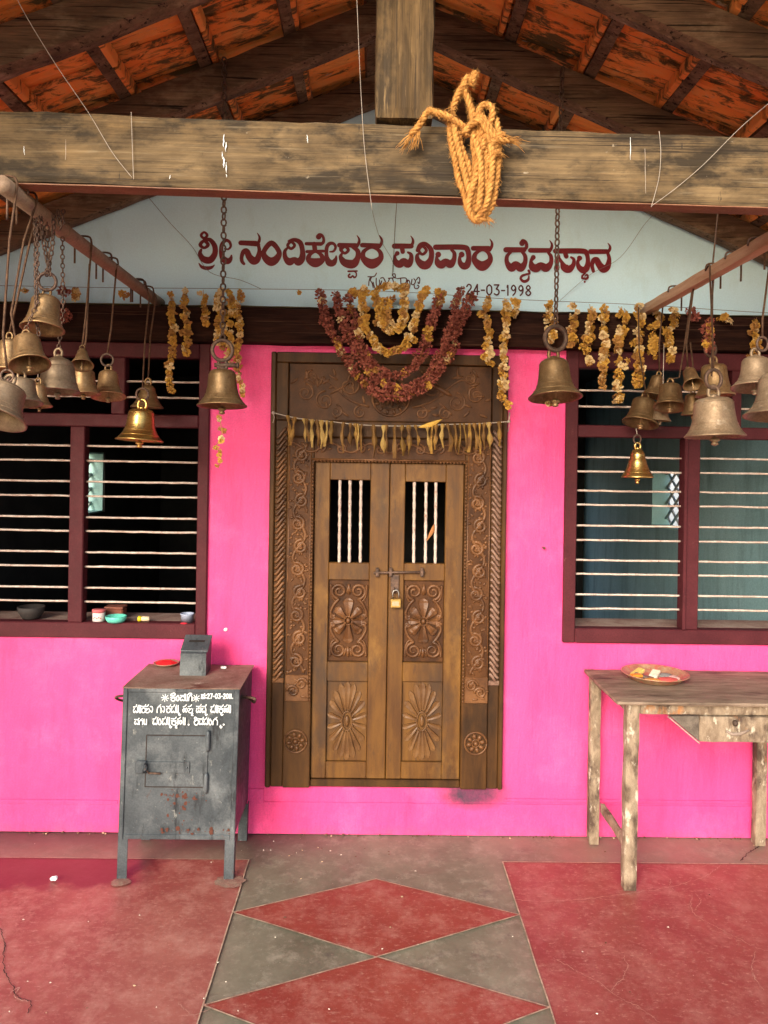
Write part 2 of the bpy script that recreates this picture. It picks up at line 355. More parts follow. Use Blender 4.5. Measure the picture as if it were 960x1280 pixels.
def floor_red(name, base, hi, stain=None, scuff=.5):
    t = NT(name); n = t.noise(1.9, None, 10, .72, .15)
    c = t.mix(t.mr(n, .32, .68), base, hi)
    c = t.mix(t.math('MULTIPLY', t.mr(t.noise(8, None, 10, .78, .1), .47, .68), scuff), c, (.46,.23,.18))
    c = t.mix(t.math('MULTIPLY', t.mr(t.noise(34, t.map((1,1.8,1)), 10, .8), .54, .68), .6), c, (.52,.32,.245))
    c = t.mix(t.mr(t.noise(13, t.map((2,1,1), loc=(9,4,2)), 8, .7), .66, .74), c, (.17,.025,.022))
    c = t.mix(t.mr(t.noise(95, None, 3), .73, .76), c, (.50,.40,.33))
    sp = t.n('ShaderNodeSeparateXYZ'); t.l(t.co, sp.inputs[0])
    nb = t.noise(40, None, 7, .7); r = t.mr(t.noise(3, None, 7, .7), .3, .7, .36, .6)
    if stain:
        wob = t.math('MULTIPLY', t.math('SUBTRACT', t.noise(3.2, None, 7, .65), .5), .5)
        yy = t.math('ADD', sp.outputs[1], wob)
        k = t.math('MULTIPLY', t.mr(yy, -.50, -.42), t.mr(t.math('ADD', sp.outputs[0], wob), -.86, -.94))
        c = t.mix(t.math('MULTIPLY', k, .88), c, (.15,.018,.020)); r = t.math('SUBTRACT', r, t.math('MULTIPLY', k, .12))
    t.bump(t.math('ADD', nb, t.math('MULTIPLY', n, 2)), .16, .004)
    return t.fin(c, r, 0, .5)
M['red_l'] = floor_red('red_oxide_floor_worn', (.230,.048,.040), (.36,.130,.098), True, .75)
M['red_r'] = floor_red('red_oxide_floor', (.200,.033,.028), (.290,.075,.056), None, .42)
M['red_d'] = floor_red('red_oxide_diamond', (.225,.034,.024), (.31,.068,.046), None, .55)
def floor_grey():
    t = NT('grey_cement_floor'); n = t.noise(2.6, None, 10, .74, .15)
    c = t.mix(t.mr(n, .32, .68), (.105,.098,.066), (.235,.220,.155))
    c = t.mix(t.math('MULTIPLY', t.mr(t.noise(11, t.map((1,1,1), loc=(4,2,1)), 10, .8, .1), .50, .68), .65), c, (.37,.34,.26))
    c = t.mix(t.mr(t.noise(5, t.map((1,1,1), loc=(1,8,1)), 8, .7), .58, .72), c, (.085,.07,.06))
    sp = t.n('ShaderNodeSeparateXYZ'); t.l(t.co, sp.inputs[0])
    side = t.mr(t.math('ABSOLUTE', t.math('SUBTRACT', sp.outputs[0], .04)), .45, .8)       # red oxide tracked along the wall
    nx = t.math('MULTIPLY', side, t.mr(t.noise(3, None, 7, .7), .2, .6))
    c = t.mix(t.math('MULTIPLY', nx, .75), c, (.27,.135,.105))
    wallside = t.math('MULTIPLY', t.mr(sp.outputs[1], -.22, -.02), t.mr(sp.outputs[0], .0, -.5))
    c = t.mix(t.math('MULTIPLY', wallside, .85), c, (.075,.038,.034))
    c = t.mix(t.mr(t.noise(90, None, 3), .71, .74), c, (.42,.38,.30))
    nb = t.noise(38, None, 8, .72); t.bump(nb, .22, .004)
    return t.fin(c, t.mr(t.noise(3.5, None, 7, .7), .3, .7, .42, .7), 0, .5)
M['grey'] = floor_grey()
M['line'] = mat('pale_floor_line', (.52,.39,.28), (.30,.18,.13), 22, rough=(.6,.8), bump=.2)
M['crackp'] = mat('pale_crack_fill', (.52,.32,.24), (.40,.20,.16), 40, rough=(.7,.9))
M['crackd'] = mat('dark_crack', (.05,.03,.028), (.08,.04,.035), 40, rough=(.8,.9))
def tile_mat():
    t = NT('clay_roof_tile')
    at = t.n('ShaderNodeAttribute'); at.attribute_name = 'tile'
    c = t.mix(at.outputs['Fac'], (.76,.19,.036), (.90,.33,.08))
    c = t.mix(t.mr(t.noise(9, None, 8, .7, .4), .44, .70), c, (.70,.32,.10))
    soot = t.math('ADD', t.noise(8, t.map((.9,3.6,1.5)), 8, .72, .6), t.math('MULTIPLY', t.math('SUBTRACT', at.outputs['Fac'], .5), -.16))
    c = t.mix(t.mr(soot, .515, .60), c, (.12,.070,.026))
    c = t.mix(t.mr(t.noise(14, t.map((.8,4,1), loc=(3,3,3)), 7, .7), .63, .72), c, (.42,.33,.22))
    nb = t.noise(45, t.map((1,3,1)), 7, .7); t.bump(nb, .45, .005)
    return t.fin(c, .85, 0, .3)
M['tile'] = tile_mat()
# ------------------------------------------------------------------ ground and floor
g = MB(); g.add([(-220,-220,-.42),(220,-220,-.42),(220,220,-.42),(-220,220,-.42)], [[0,1,2,3]])
tag(g.build('ground', M['earth'], loc=(0,0,-.42)), kind='structure', label='reddish earth ground around the temple')
XL, XR_, YB = -.505, .580, -.240
fl = MB(); X0, X1, Y0F = -2.75, 2.75, -3.35
fl.m = 5; fl.box(X0, X1, Y0F, .10, -.42, -.006, .01)
fl.m = 0; fl.add([(X0+.004,Y0F+.004,-.003),(X1-.004,Y0F+.004,-.003),(X1-.004,.0,-.003),(X0+.004,.0,-.003)], [[0,1,2,3]])
def sheet(pts, z, mi): fl.m = mi; fl.add([(x, y, z) for x, y in pts], [list(range(len(pts)))])
sheet([(X0+.01,Y0F+.01),(XL,Y0F+.01),(XL,YB),(X0+.01,YB)], .001, 1)
sheet([(XR_,Y0F+.01),(X1-.01,Y0F+.01),(X1-.01,YB),(XR_,YB)], .001, 2)
XC = (XL + XR_) / 2; yt = -.384
def gl(a, b, w=.0055, z=.003, mi=4):          # a slightly wavering pale line between two floor points
    a, b = Vector((*a, 0)), Vector((*b, 0)); d = (b-a); L = d.length; d.normalize(); nn = Vector((-d.y, d.x, 0)); n = max(2, int(L/.04)); vs = []
    for i in range(n+1):
        p = a + d*L*i/n; ww = w*(.75+.5*abs(noise.noise(p*14))); j = noise.noise(p*5)*.0025
        vs += [p+nn*(ww/2+j)+Vector((0,0,z)), p-nn*(ww/2-j)+Vector((0,0,z))]
    fl.m = mi; fl.add(vs, [[2*i,2*i+1,2*i+3,2*i+2] for i in range(n)])
for k in range(6):
    t0 = yt - k*.498
    sheet([(XC,t0),(XR_-.002,t0-.241),(XC,t0-.496),(XL+.002,t0-.241)], .001, 3)
    zz = .003 + (k % 2)*.0003
    gl((XC,t0),(XR_,t0-.242), z=zz); gl((XC,t0),(XL,t0-.242), z=zz+.0001)
    gl((XC,t0-.498),(XR_,t0-.242), z=zz+.00015); gl((XC,t0-.498),(XL,t0-.242), z=zz+.00018)
    if t0 < Y0F + .6: break
gl((XL,YB),(XL,Y0F+.02), .006, .0036); gl((XR_,YB),(XR_,Y0F+.02), .006, .0037)
gl((X0+.02,YB),(XL,YB), .0035, .0034); gl((XR_,YB),(X1-.02,YB), .005, .0038)
def crack(px, mi, w):
    w *= .62 if mi == 6 else .9; pts = crom([tuple(FL(x,y)) for x,y in px], 18); vs = []
    for i, p in enumerate(pts):
        p = Vector(p); p += Vector((noise.noise(p*30), noise.noise(p*30+Vector((5,5,5))), 0))*.007+Vector((noise.noise(p*120), noise.noise(p*110+Vector((9,5,5))), 0))*.006; q = Vector(pts[min(i+1,len(pts)-1)])-Vector(pts[max(i-1,0)])
        nn = Vector((-q.y,q.x,0)).normalized(); ww = w*(.4+1.1*abs(noise.noise(p*22)))*min(1,i/3+.2)
        vs += [p+nn*ww/2+Vector((0,0,.0045)), p-nn*ww/2+Vector((0,0,.0045))]
    fl.m = mi; fl.add(vs, [[2*i,2*i+1,2*i+3,2*i+2] for i in range(len(pts)-1)])
crack([(640,1125),(680,1128),(740,1124),(800,1116),(850,1107),(885,1094),(902,1082)], 6, .004)
crack([(838,1100),(840,1112),(848,1118)], 6, .003)
crack([(866,1118),(864,1136),(880,1152),(915,1170),(945,1186),(960,1189)], 6, .004)
crack([(690,1198),(720,1215),(745,1228),(770,1246),(800,1262),(825,1280)], 6, .003)
crack([(870,1118),(876,1128),(866,1140)], 6, .003)
crack([(945,1190),(940,1215),(955,1240)], 6, .003)
crack([(780,1195),(783,1215),(765,1240)], 6, .003)
crack([(925,1077),(938,1066),(950,1058),(958,1050)], 7, .007)
crack([(0,1160),(6,1185),(4,1208),(14,1232),(20,1244),(38,1256),(36,1268)], 7, .005)
crack([(12,1244),(22,1236),(20,1248),(36,1254)], 6, .006)
crack([(222,1255),(240,1270),(262,1264)], 6, .003)
# cement bedding round the box feet
def patch(px, py, r, mi=8):
    c = FL(px, py); vs = [(c.x+math.cos(a)*r*(1+.35*noise.noise(Vector((math.cos(a)*2+px,math.sin(a)*2,0)))), c.y+math.sin(a)*r*.75*(1+.35*noise.noise(Vector((math.cos(a)*2,math.sin(a)*2+py,3)))), .005) for a in [2*PI*i/22 for i in range(22)]]
    fl.m = mi; fl.add(vs+[(c.x,c.y,.0065)], [[i,(i+1)%22,22] for i in range(22)])
patch(151,1104,.040); patch(287,1103,.062)
tag(fl.build('floor', [M['grey'],M['red_l'],M['red_r'],M['red_d'],M['line'],M['concrete'],M['crackp'],M['crackd'],
    mat('pale_cement_dab',(.28,.19,.14),(.22,.09,.075),24,bump=.5)], loc=(0,0,0)), kind='structure', label='red oxide porch floor with a grey strip of red diamonds')

# ------------------------------------------------------------------ the temple
T = thing('temple', (0,0,0), 'pink temple front with pale blue gable, carved wooden door and tiled porch roof', 'temple')
WT = .20
LZ1 = P(480,390).z; LZ0 = P(480,434).z                      # lintel beam top and underside
LWX = (P(-76,620).x, P(261,620).x); LWZ = (P(90,796).z, LZ0)
RWX = (P(705,620).x, P(1026,620).x); RWZ = (P(840,804).z, LZ0)
DX = (P(335,710).x, P(632,710).x); DZ = (P(482,985).z, P(488,441).z)
w = MB(); XW = 2.7
PZ = P(480,1003).z
w.box(-XW, LWX[0], 0, WT, 0, LZ0, 0); w.box(LWX[0], LWX[1], 0, WT, 0, LWZ[0], 0)
w.box(LWX[1], DX[0]+.01, 0, WT, 0, LZ0, 0); w.box(DX[0]+.01, DX[1]-.01, 0, WT, 0, DZ[0]+.008, 0); w.box(DX[0]+.01, DX[1]-.01, 0, WT, DZ[1]-.006, LZ0, 0)
w.box(DX[1]-.01, RWX[0], 0, WT, 0, LZ0, 0); w.box(RWX[0], RWX[1], 0, WT, 0, RWZ[0], 0); w.box(RWX[1], XW, 0, WT, 0, LZ0, 0)
w.box(-XW, XW, -.006, -.0005, 0, PZ, .003)                  # slight plinth step
def edge(px0, px1, py0, py1, d=.010):
    a, b, c, e = RC(px0, py0, px1, py1); w.box(a, b, -d, -.0007, c, e, .003)
edge(309, 330, 985, 1003); edge(631, 1100, 1000, 1003.5, .0085); edge(-200, 148, 998, 1003.5, .0085)
w.build('front_wall', M['pink'], T)

# roof planes: lower edge of the rafters meets at the ridge
AP = P(493.6, 123.5, -.05); RX, AZ, TAN = AP.x, AP.z, .418
RH = .135
def zl(x): return AZ - TAN*abs(x-RX)
ga = MB(); zt = lambda x: zl(x)+RH*.8
ga.prism([(-XW,0.001,LZ1-.02),(XW,.001,LZ1-.02),(XW,.001,zt(XW)),(RX,.001,zt(RX)),(-XW,.001,zt(-XW))], (0,WT-.002,0))
ga.build('gable_wall', M['gable'], T)
lb = MB(); lb.rough(-XW, XW, -.060, .10, LZ0, LZ1, (90,3,5), .004, 5)
lb.m = 1; lb.rough(-XW, XW, -.050, 0, LZ1+.001, LZ1+.010, (90,2,1), .003, 12)
lb.build('lintel_beam', [M['lintel'], mat('mossy_ledge',(.12,.10,.035),(.07,.05,.03),9,rough=(.8,.95),bump=.5)], T)

# ---- rafters, battens, tiles
SL = 2.95                        # horizontal run of a slope
def rafter(Y, sgn, dy=.08, dz=0):
    mb = MB(); ang = math.atan(TAN); L = SL/math.cos(ang)
    Tm = Matrix.Translation((RX, Y, AZ+dz)) @ Matrix.Rotation((ang if sgn > 0 else -ang), 4, 'Y') @ (Matrix.Identity(4) if sgn > 0 else Matrix.Scale(-1,4,(1,0,0)))
    mb.rough(0.0, L, -dy/2, dy/2, 0, RH*math.cos(ang), (36,2,3), .007, 3.2, Tm, .007)
    mb.build('rafter', M['rafter'], T)
RY = (-.055, -.60, -1.20, -1.95)
for y in RY:
    rafter(y, -1, .085, random.uniform(-.006,.006)); rafter(y, 1, .085, random.uniform(-.006,.006))
BP = .306; BO = .118
bz = lambda x: zl(x)+RH
YR0, YR1 = -2.15, .35
for sg in (-1, 1):
    for k in range(10):
        dx = BO + k*BP + random.uniform(-.008,.008); x = RX + sg*dx; ang = math.atan(TAN)*sg
        mb = MB(); Tm = Matrix.Translation((x, (YR0+YR1)/2, bz(x)+.018)) @ Matrix.Rotation(ang, 4, 'Y') @ Matrix.Rotation(random.uniform(-.006,.006), 4, 'Z')
        L = (YR1-YR0)/2; mb.rough(-.024, .024, -L, L, -.019, .017, (2,30,2), .003, 6, Tm, .003)
        mb.build('batten', M['rafter'], T)
rf = MB(); tv = []
TW = .222
for sg in (-1, 1):
    ca = math.cos(math.atan(TAN)); ang = math.atan(TAN)
    for k in range(-1, 10):
        for j in range(int((YR1-YR0)/TW)+1):
            yc = YR0 + TW*(j+.5); s0 = (BO + k*BP - .03) if k >= 0 else .0; s1 = BO + (k+1)*BP + .035
            if k < 0: s1 = BO + .035
            rz = random.uniform(-.015,.015); dz = random.uniform(-.003,.003); hue = random.random()
            NU, NV = 26, 4; grid = []
            for v in range(NV+1):
                for u in range(NU+1):
                    fu = u/NU; fy = (fu-.5)*TW*1.02; ds = s0+(s1-s0)*v/NV; fv = v/NV
                    rib = .0
                    for c, wd, h in ((.06,.035,.016),(.24,.025,.009),(.37,.04,-.010),(.50,.025,.010),(.63,.04,-.010),(.76,.025,.009),(.94,.035,.016)):
                        rib += h*math.exp(-((fu-c)/wd)**2)
                    cross = -.004 if .1 < fu < .9 and (v in (1, NV-1)) else 0
                    lift = .020*fv                                 # lower end rides on the next course
                    xx = RX + sg*(ds + rz*fy*0.6); zz = bz(RX+sg*ds) + .037 + lift + rib + cross + dz + rz*fy
                    grid.append((xx, yc+fy, zz))
            fs = [[v*(NU+1)+u, v*(NU+1)+u+1, (v+1)*(NU+1)+u+1, (v+1)*(NU+1)+u] for v in range(NV) for u in range(NU)]
            n0 = len(rf.v); rf.add(grid, fs)
            # thickness along the lower end and the hooking lug at the upper end
            e = [grid[NV*(NU+1)+u] for u in range(NU+1)]
            rf.add(e + [(x, y, z+.014) for x, y, z in e], [[u,u+1,NU+2+u,NU+1+u] for u in range(NU)])
            if k >= 0:
                xl = RX + sg*(BO+k*BP-.040); rf.obox((xl, yc, bz(xl)+.022+dz), Vector((.011*ca,0,-.011*sg*TAN*ca)), Vector((0,TW*.46,0)), Vector((0,0,.021)), .003)
            tv += [hue]*(len(rf.v)-n0)
    # the upper skin that keeps daylight out
    a, b = RX, RX+sg*(SL+.05); n0 = len(rf.v)
    rf.add([(a,YR0,bz(a)+.105),(b,YR0,bz(b)+.105),(b,YR1,bz(b)+.105),(a,YR1,bz(a)+.105)], [[0,1,2,3]]); tv += [.5]*4
ro = rf.build('tiled_roof', M['tile'], T)
at = ro.data.attributes.new('tile', 'FLOAT', 'POINT'); at.data.foreach_set('value', tv)
rb = MB(); rb.rough(RX-.035, RX+.035, YR0, YR1, AZ+RH-.03, AZ+RH+.06, (2,30,2), .004, 5); rb.build('ridge_beam', M['rafter'], T)

# ---- truss across the porch: king post on a weathered tie beam
YT = CAM.y + 2.08
x0, x1, z0, z1 = RC(0, 153, 960, 243, YT)
TBL = MB(); aT = R_(.72); pc = P(480,198,YT)
hz = (P(480,153,YT).z-P(480,243,YT).z)/2
Tm = Matrix.Translation((pc.x, YT+.030, pc.z)) @ Matrix.Rotation(aT, 4, 'Y')
TBL.rough(-2.75, 2.75, -.030, .030, -hz, hz, (120,3,10), .0045, 3.5, Tm, .005)
TBL.m = 1; TBL.rough(-2.75, 2.75, -.0285, .0305, -hz-.0035, -hz+.001, (120,3,1), .0012, 6, Tm, .001)
TBL.build('tie_beam', [M['beam'], mat('reddish_beam_underside', (.24,.115,.06), (.15,.07,.038), 6, (1,4,4), bump=.3)], T)
kp = MB(); a, b, c, d = RC(470.5, -140, 544.5, 149, YT); kp.rough(a, b, YT-.004, YT+.13, c, zl(RX)+.10, (4,4,26), .004, 4, None, .006)
kp.build('king_post', M['post'], T)
for px, pts in ((280,[(168,184,2),(196,210,2.6)]), (283,[(178,190,2.4),(203,216,1.6),(218,222,1.2)]), (278,[(190,199,1.2)]), (30,[(183,194,1.6)]), (384,[(169,179,1.6)]), (213,[(219,224,1.4)]), (83,[(150,200,.7)]), (806,[(186,242,.8)]), (788,[(172,200,1.2)]), (854,[(184,196,.8)])):
    for (a, b, wd) in pts:
        dr = MB(); k = K(YT)*wd/2; A, B = P(px, a, YT), P(px+random.uniform(-1,1), b, YT); n = 7
        pp = [A.lerp(B, i/n)+Vector((random.uniform(-.5,.5)*k, -.0015, 0)) for i in range(n+1)]
        dr.tube(pp, [max(.0006, k*random.uniform(.5,1.1)*(math.sin(PI*(i+.6)/(n+1.2)))) for i in range(n+1)], 6, flat=.5, flatdir=(0,-1,0))
        dr.build('paint_drip', M['thread'] if wd < 1 else M['whitepaint'], T)
for sx in (-2.45, 2.45):
    pm = MB(); pm.rough(sx-.07, sx+.07, YT-.02, YT+.12, 0, P(480,240,YT).z - (sx-.0)*math.sin(aT)-.02, (3,3,20), .005, 3); pm.build('porch_post', M['post'], T)

# ---- windows: maroon frame, rusted white bars, plain sill
YW = -.018
def window(xs, zs, rails, label, bars, sillz):
    mb = MB()
    for (a, b, c, d, dep) in rails: mb.box(a, b, YW-dep, .046-dep*.5, c, d, .004)
    o = mb.build('window', M['maroon'], T); tag(o, label)
    sm = MB(); sm.box(xs[0]+.002, xs[1]-.002, .0485, .235, sillz-.03, sillz-.0015, .003); sm.build('sill', mat('worn_sill_wood',(.20,.11,.09),(.33,.25,.21),10,rough=(.6,.85),bump=.4), o)
    for (xa, xb, z) in bars:
        n = 12; pts = [Vector((xa+(xb-xa)*i/n, YW+.032, z+.002*noise.noise(Vector((xa*3+i*.7,z*9,0))))) for i in range(n+1)]
        bm_ = MB(); bm_.tube(pts, [(.0052)*(.9+.25*abs(noise.noise(p*25))) for p in pts], 7); bm_.build('window_bar', M['bar'], o)
    return o
def colx(px, y=620): return P(px, y, YW).x
def rowz(py, x): return P(x, py, YW).z
# left window
xo0, xo1 = LWX; xi = colx(246.5); bz0 = rowz(779,170); tr0, tr1 = rowz(534,175), rowz(518,175); hd = rowz(447,180)
mx0, mx1 = colx(86.5), colx(104.5); tx0, tx1 = P(139,480,YW).x, P(156,480,YW).x; xl = colx(-58)
rails = [(xi, xo1, LWZ[0], LZ0, 0), (xo0, xl, LWZ[0], LZ0, 0), (xl, xi, LWZ[0], bz0, .001), (xl, xi, hd, LZ0-.002, .001), (xl, xi, tr0, tr1, .0015), (mx0, mx1, bz0, tr0, -.001), (tx0, tx1, tr1, hd, -.001)]
rails += [(mx0-.35-.012, mx0-.35, tr1, hd, -.001)]
b = []
for py in (559.4,578.2,604.4,622.6,649.4,666.8,693.2,711.2,737.9,755.4):
    z = rowz(py,246); b += [(mx1-.01, xi+.008, z), (xl, mx0+.01, rowz(py-2,105)+.001)]
for py in (476.7,496.6): z = rowz(py,215); b += [(tx1-.01, xi+.008, z), (xl, tx0+.01, z)]
LS = bz0
window(LWX, LWZ, rails, 'maroon window with a jumble of tins on its sill', b, bz0)
# right window
xo0, xo1 = RWX; xi = colx(721.5); bz0 = rowz(786.5,790); tr0, tr1 = rowz(547,780), rowz(532,780); hd = rowz(461,780)
mx0, mx1 = colx(856), colx(875); tx0, tx1 = P(915.5,500,YW).x, P(927.5,500,YW).x; xr = colx(1008)
rails = [(xo0, xi, RWZ[0], LZ0, 0), (xr, xo1, RWZ[0], LZ0, 0), (xi, xr, RWZ[0], bz0, .001), (xi, xr, hd, LZ0-.002, .001), (xi, xr, tr0, tr1, .0015), (mx0, mx1, bz0, tr0, -.001), (tx0, tx1, tr1, hd, -.001), (mx0-.006, mx0+.010, bz0, tr0, .012)]
b = []
for py in (570.8,589,613.5,631.2,657.4,675.7,701,718.4,744.3,762):
    z = rowz(py,722); b += [(xi-.008, mx0+.01, z), (mx1-.01, xr, rowz(py+2,865))]
for py in (487.3,507.7): z = rowz(py,750); b += [(xi-.008, tx0+.01, z), (tx1-.01, xr, z)]
window(RWX, RWZ, rails, 'maroon window showing a blue-green room behind its bars', b, bz0)

# ---- rooms behind the front wall, with a latticed vent in each side wall
SX, TK, YE, CZ = 2.13, .14, 4.2, 2.55
def vent_side(sg, y0, y1, z0, z1, m_):
    mb = MB(); a, b2 = sorted((sg*SX, sg*(SX+TK)))
    mb.box(a, b2, WT+.001, y0, 0, CZ, 0); mb.box(a, b2, y1, YE, 0, CZ, 0); mb.box(a, b2, y0, y1, 0, z0, 0); mb.box(a, b2, y0, y1, z1, CZ, 0)
    o = mb.build('side_wall', m_, T)
    rv = MB(); t_ = .012
    rv.box(a-.001, b2-.012, y1-t_, y1-.001, z0, z1, 0); rv.box(a-.001, b2-.012, y0+.001, y0+t_, z0, z1, 0); rv.box(a, b2-.012, y0+t_, y1-t_, z0+.001, z0+t_, 0); rv.box(a, b2-.012, y0+t_, y1-t_, z1-t_, z1-.001, 0)
    rv.build('vent_reveal', M['reveal'], o)
    la = MB(); xm = sg*(SX+TK-.03); h = z1-z0-.024; ya, yb2 = y0+.012, y1-.012; py_, pz = .165, .112
    for s_ in (1, -1):
        for i in range(-40, 41):
            c0 = ya + i*py_; pts = []
            for q in range(161):
                yy = c0 + s_*(q/160*h)*py_/pz; zz = z0+.012+h*q/160
                if ya <= yy <= yb2: pts.append((xm+s_*.004, yy, zz))
            if len(pts) > 1: la.tube([pts[0], pts[-1]], .010, 5)
    la.build('vent_lattice', M['lattice'], o)
    return o
yR = CAM.y + SX*FPX/(817-467); yL = CAM.y + SX*FPX/(467-133)
kz = lambda y, py: CAM.z + (580-py)*(y-CAM.y)/FPX
vent_side(1, yR-.62, yR, kz(yR,652), kz(yR,583), M['teal'])
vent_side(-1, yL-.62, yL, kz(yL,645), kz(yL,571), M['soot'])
rm = MB(); rm.box(-SX-TK, .80, YE, YE+.15, 0, CZ, 0); rm.box(1.95, SX+TK, YE, YE+.15, 0, CZ, 0); rm.box(.80, 1.95, YE, YE+.15, 1.75, CZ, 0); rm.box(-SX-TK, SX+TK, WT+.001, YE+.15, CZ, CZ+.12, 0); rm.box(-SX-TK, SX+TK, WT+.001, YE, -.02, .012, 0)  # opening added in the unseen back wall to let daylight onto the teal wall
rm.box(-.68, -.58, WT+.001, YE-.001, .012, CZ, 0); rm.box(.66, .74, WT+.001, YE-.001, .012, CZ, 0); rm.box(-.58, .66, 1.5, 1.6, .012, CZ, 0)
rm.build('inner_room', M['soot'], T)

cw = MB(); cw.rough(4.6, 4.8, -1.0, 9, -.42, 2.1, (1,20,6), .01, 2)  # outside wall added so that bright white shows through the lattice
tag(cw.build('added_white_wall', M['whitepaint']), 'added white wall giving brightness behind the right lattice vent', 'wall')
# ------------------------------------------------------------------ painted lettering
class Ink:
    def __init__(s, Y, off=.0012): s.mb = MB(); s.Y = Y; s.k = 0; s.off = off
    def stroke(s, pts, base, sc, closed=False, per=8):
        pp = crom([(base[0]+x/sc, base[1]+y/sc, w/sc) for x, y, w in pts], per, closed); n = len(pp); vs = []; fs = []; N = n + (1 if closed else 0)
        s.k += 1; Yc = s.Y - s.off - s.k*2.0e-5
        def W3(x, y, i): q = P(x, y, Yc - i*1.1e-6); return q
        for i in range(N):
            x, y, w_ = pp[i % n]; a = pp[(i-1) % n] if (closed or i > 0) else pp[i]; b_ = pp[(i+1) % n] if (closed or i < n-1) else pp[i]
            tx, ty = b_[0]-a[0], b_[1]-a[1]; l = math.hypot(tx, ty) or 1; nx, ny = -ty/l, tx/l
            vs += [W3(x+nx*w_/2, y+ny*w_/2, i), W3(x-nx*w_/2, y-ny*w_/2, i)]
        fs = [[2*i,2*i+1,2*i+3,2*i+2] for i in range(N-1)]
        s.mb.add(vs, fs)
        if not closed:
            for (x, y, w_) in (pp[0], pp[-1]):
                s.k += 1; s.dot(x, y, w_*.5)
    def dot(s, x, y, r):
        s.k += 1; Yc = s.Y - s.off - s.k*2.0e-5
        s.mb.add([P(x+math.cos(a)*r, y+math.sin(a)*r, Yc) for a in [2*PI*i/12 for i in range(12)]], [list(range(12))])
def ringpts(cx, cy, r, w): return [(cx+r*math.cos(a), cy+r*math.sin(a), w) for a in [2*PI*i/8 for i in range(8)]]
sg_ = Ink(.001)
A, B, C_, D_, E_ = (240,280), (365,280), (485,280), (575,280), (645,285); q = 7.385
def st(base, *strokes):
    for s_ in strokes: sg_.stroke(s_, base, q)
def rg(base, pts): sg_.stroke(pts, base, q, True)
# sri
rg(A, [(112,76,22),(140,104,26),(112,132,24),(84,104,26)]); rg(A, [(112,156,30),(148,192,34),(112,220,26),(76,192,34)])
st(A, [(110,148,26),(165,146,38),(208,200,48),(212,270,52),(178,325,62),(138,335,64),(95,315,56),(74,272,40),(84,238,24)], [(64,364,10),(90,396,28),(135,408,36),(180,400,28),(208,378,8)],
   [(303,228,16),(335,232,18),(357,205,24),(345,165,28),(310,152,32),(275,195,38),(270,270,42),(292,325,58),(332,342,58),(358,318,36),(364,290,16)])
def flag(base, x, y, h): st(base, [(x,y,7),(x+19,y+h*.32,20),(x+18,y+h*.66,28),(x-2,y+h,32)])
st(A, [(450,174,46),(590,178,46)], [(470,174,46),(612,190,38)]); flag(A, 603, 84, 106)
st(A, [(612,195,30),(622,250,38),(606,320,60),(570,340,74),(530,305,62),(505,252,54),(475,258,44),(458,305,36),(462,345,34),(480,368,26)])
rg(A, [(733,176,50),(803,255,46),(785,315,64),(733,348,82),(680,315,64),(663,255,46)])
rg(A, [(915,165,26),(947,197,28),(915,228,26),(883,197,28)])
st(A, [(895,158,26),(945,146,36),(998,172,46),(1020,245,46),(1016,315,62),(982,350,72),(945,330,52),(900,348,72),(863,312,46),(856,255,34),(880,222,22)])
# ke
st(B, [(132,182,32),(268,184,36)], [(240,120,34),(250,100,30),(276,105,28),(292,135,26),(288,170,30),(262,188,30)], [(205,185,44),(212,245,44)], [(138,255,30),(290,250,28)]); sg_.dot(B[0]+246/q, B[1]+118/q, 26/q)
rg(B, [(216,255,26),(268,285,38),(278,330,56),(216,358,86),(156,330,56),(163,285,38)])
st(B, [(350,256,14),(384,250,22),(402,214,26),(384,182,28),(345,182,34),(320,222,36),(320,300,38),(342,354,64),(380,358,60),(404,322,32),(408,296,14)])
st(B, [(436,195,42),(592,198,42)], [(560,210,34),(606,250,44),(606,310,50),(575,362,76),(530,370,80),(478,350,66),(450,305,40),(458,278,24)], [(452,205,36),(450,240,30)]); flag(B, 600, 106, 100)
rg(B, [(488,208,28),(520,240,30),(488,270,26),(454,240,30)])
st(B, [(520,437,18),(600,434,15)], [(532,464,18),(522,475,16),(526,490,18),(545,492,18),(560,478,14),(574,493,18),(592,482,14),(592,452,14),(575,438,12)])
st(B, [(648,195,42),(800,200,42)]); flag(B, 808, 106, 104)
rg(B, [(738,216,26),(808,252,38),(816,318,56),(738,368,92),(660,318,56),(665,252,38)])
# parivara
st(C_, [(60,204,50),(215,204,46)], [(130,225,42),(136,256,42)], [(86,270,42),(64,300,22),(72,350,58),(108,372,68),(145,345,64),(185,370,70),(212,330,48),(212,282,34),(184,262,20)]); flag(C_, 210, 110, 100)
rg(C_, [(318,206,24),(354,244,28),(318,280,26),(284,244,28)])
st(C_, [(272,244,34),(296,195,38),(345,184,38),(396,236,46),(398,315,52),(362,374,76),(318,376,76),(276,335,52),(270,290,32),(292,270,20)])
st(C_, [(440,214,50),(690,214,50),(735,242,50),(745,310,46),(732,374,62),(700,388,66),(668,362,48),(662,312,30),(684,280,44)], [(466,278,46),(450,312,30),(462,358,66),(496,374,76),(532,348,60),(575,370,74),(608,328,46),(612,270,36),(586,240,26)])
sg_.dot(C_[0]+680/q, C_[1]+282/q, 27/q); sg_.dot(C_[0]+464/q, C_[1]+282/q, 27/q)
st(C_, [(786,224,45),(930,224,45)]); flag(C_, 940, 138, 102)
rg(C_, [(872,240,24),(930,272,36),(940,335,56),(870,388,92),(800,335,56),(808,275,38)])
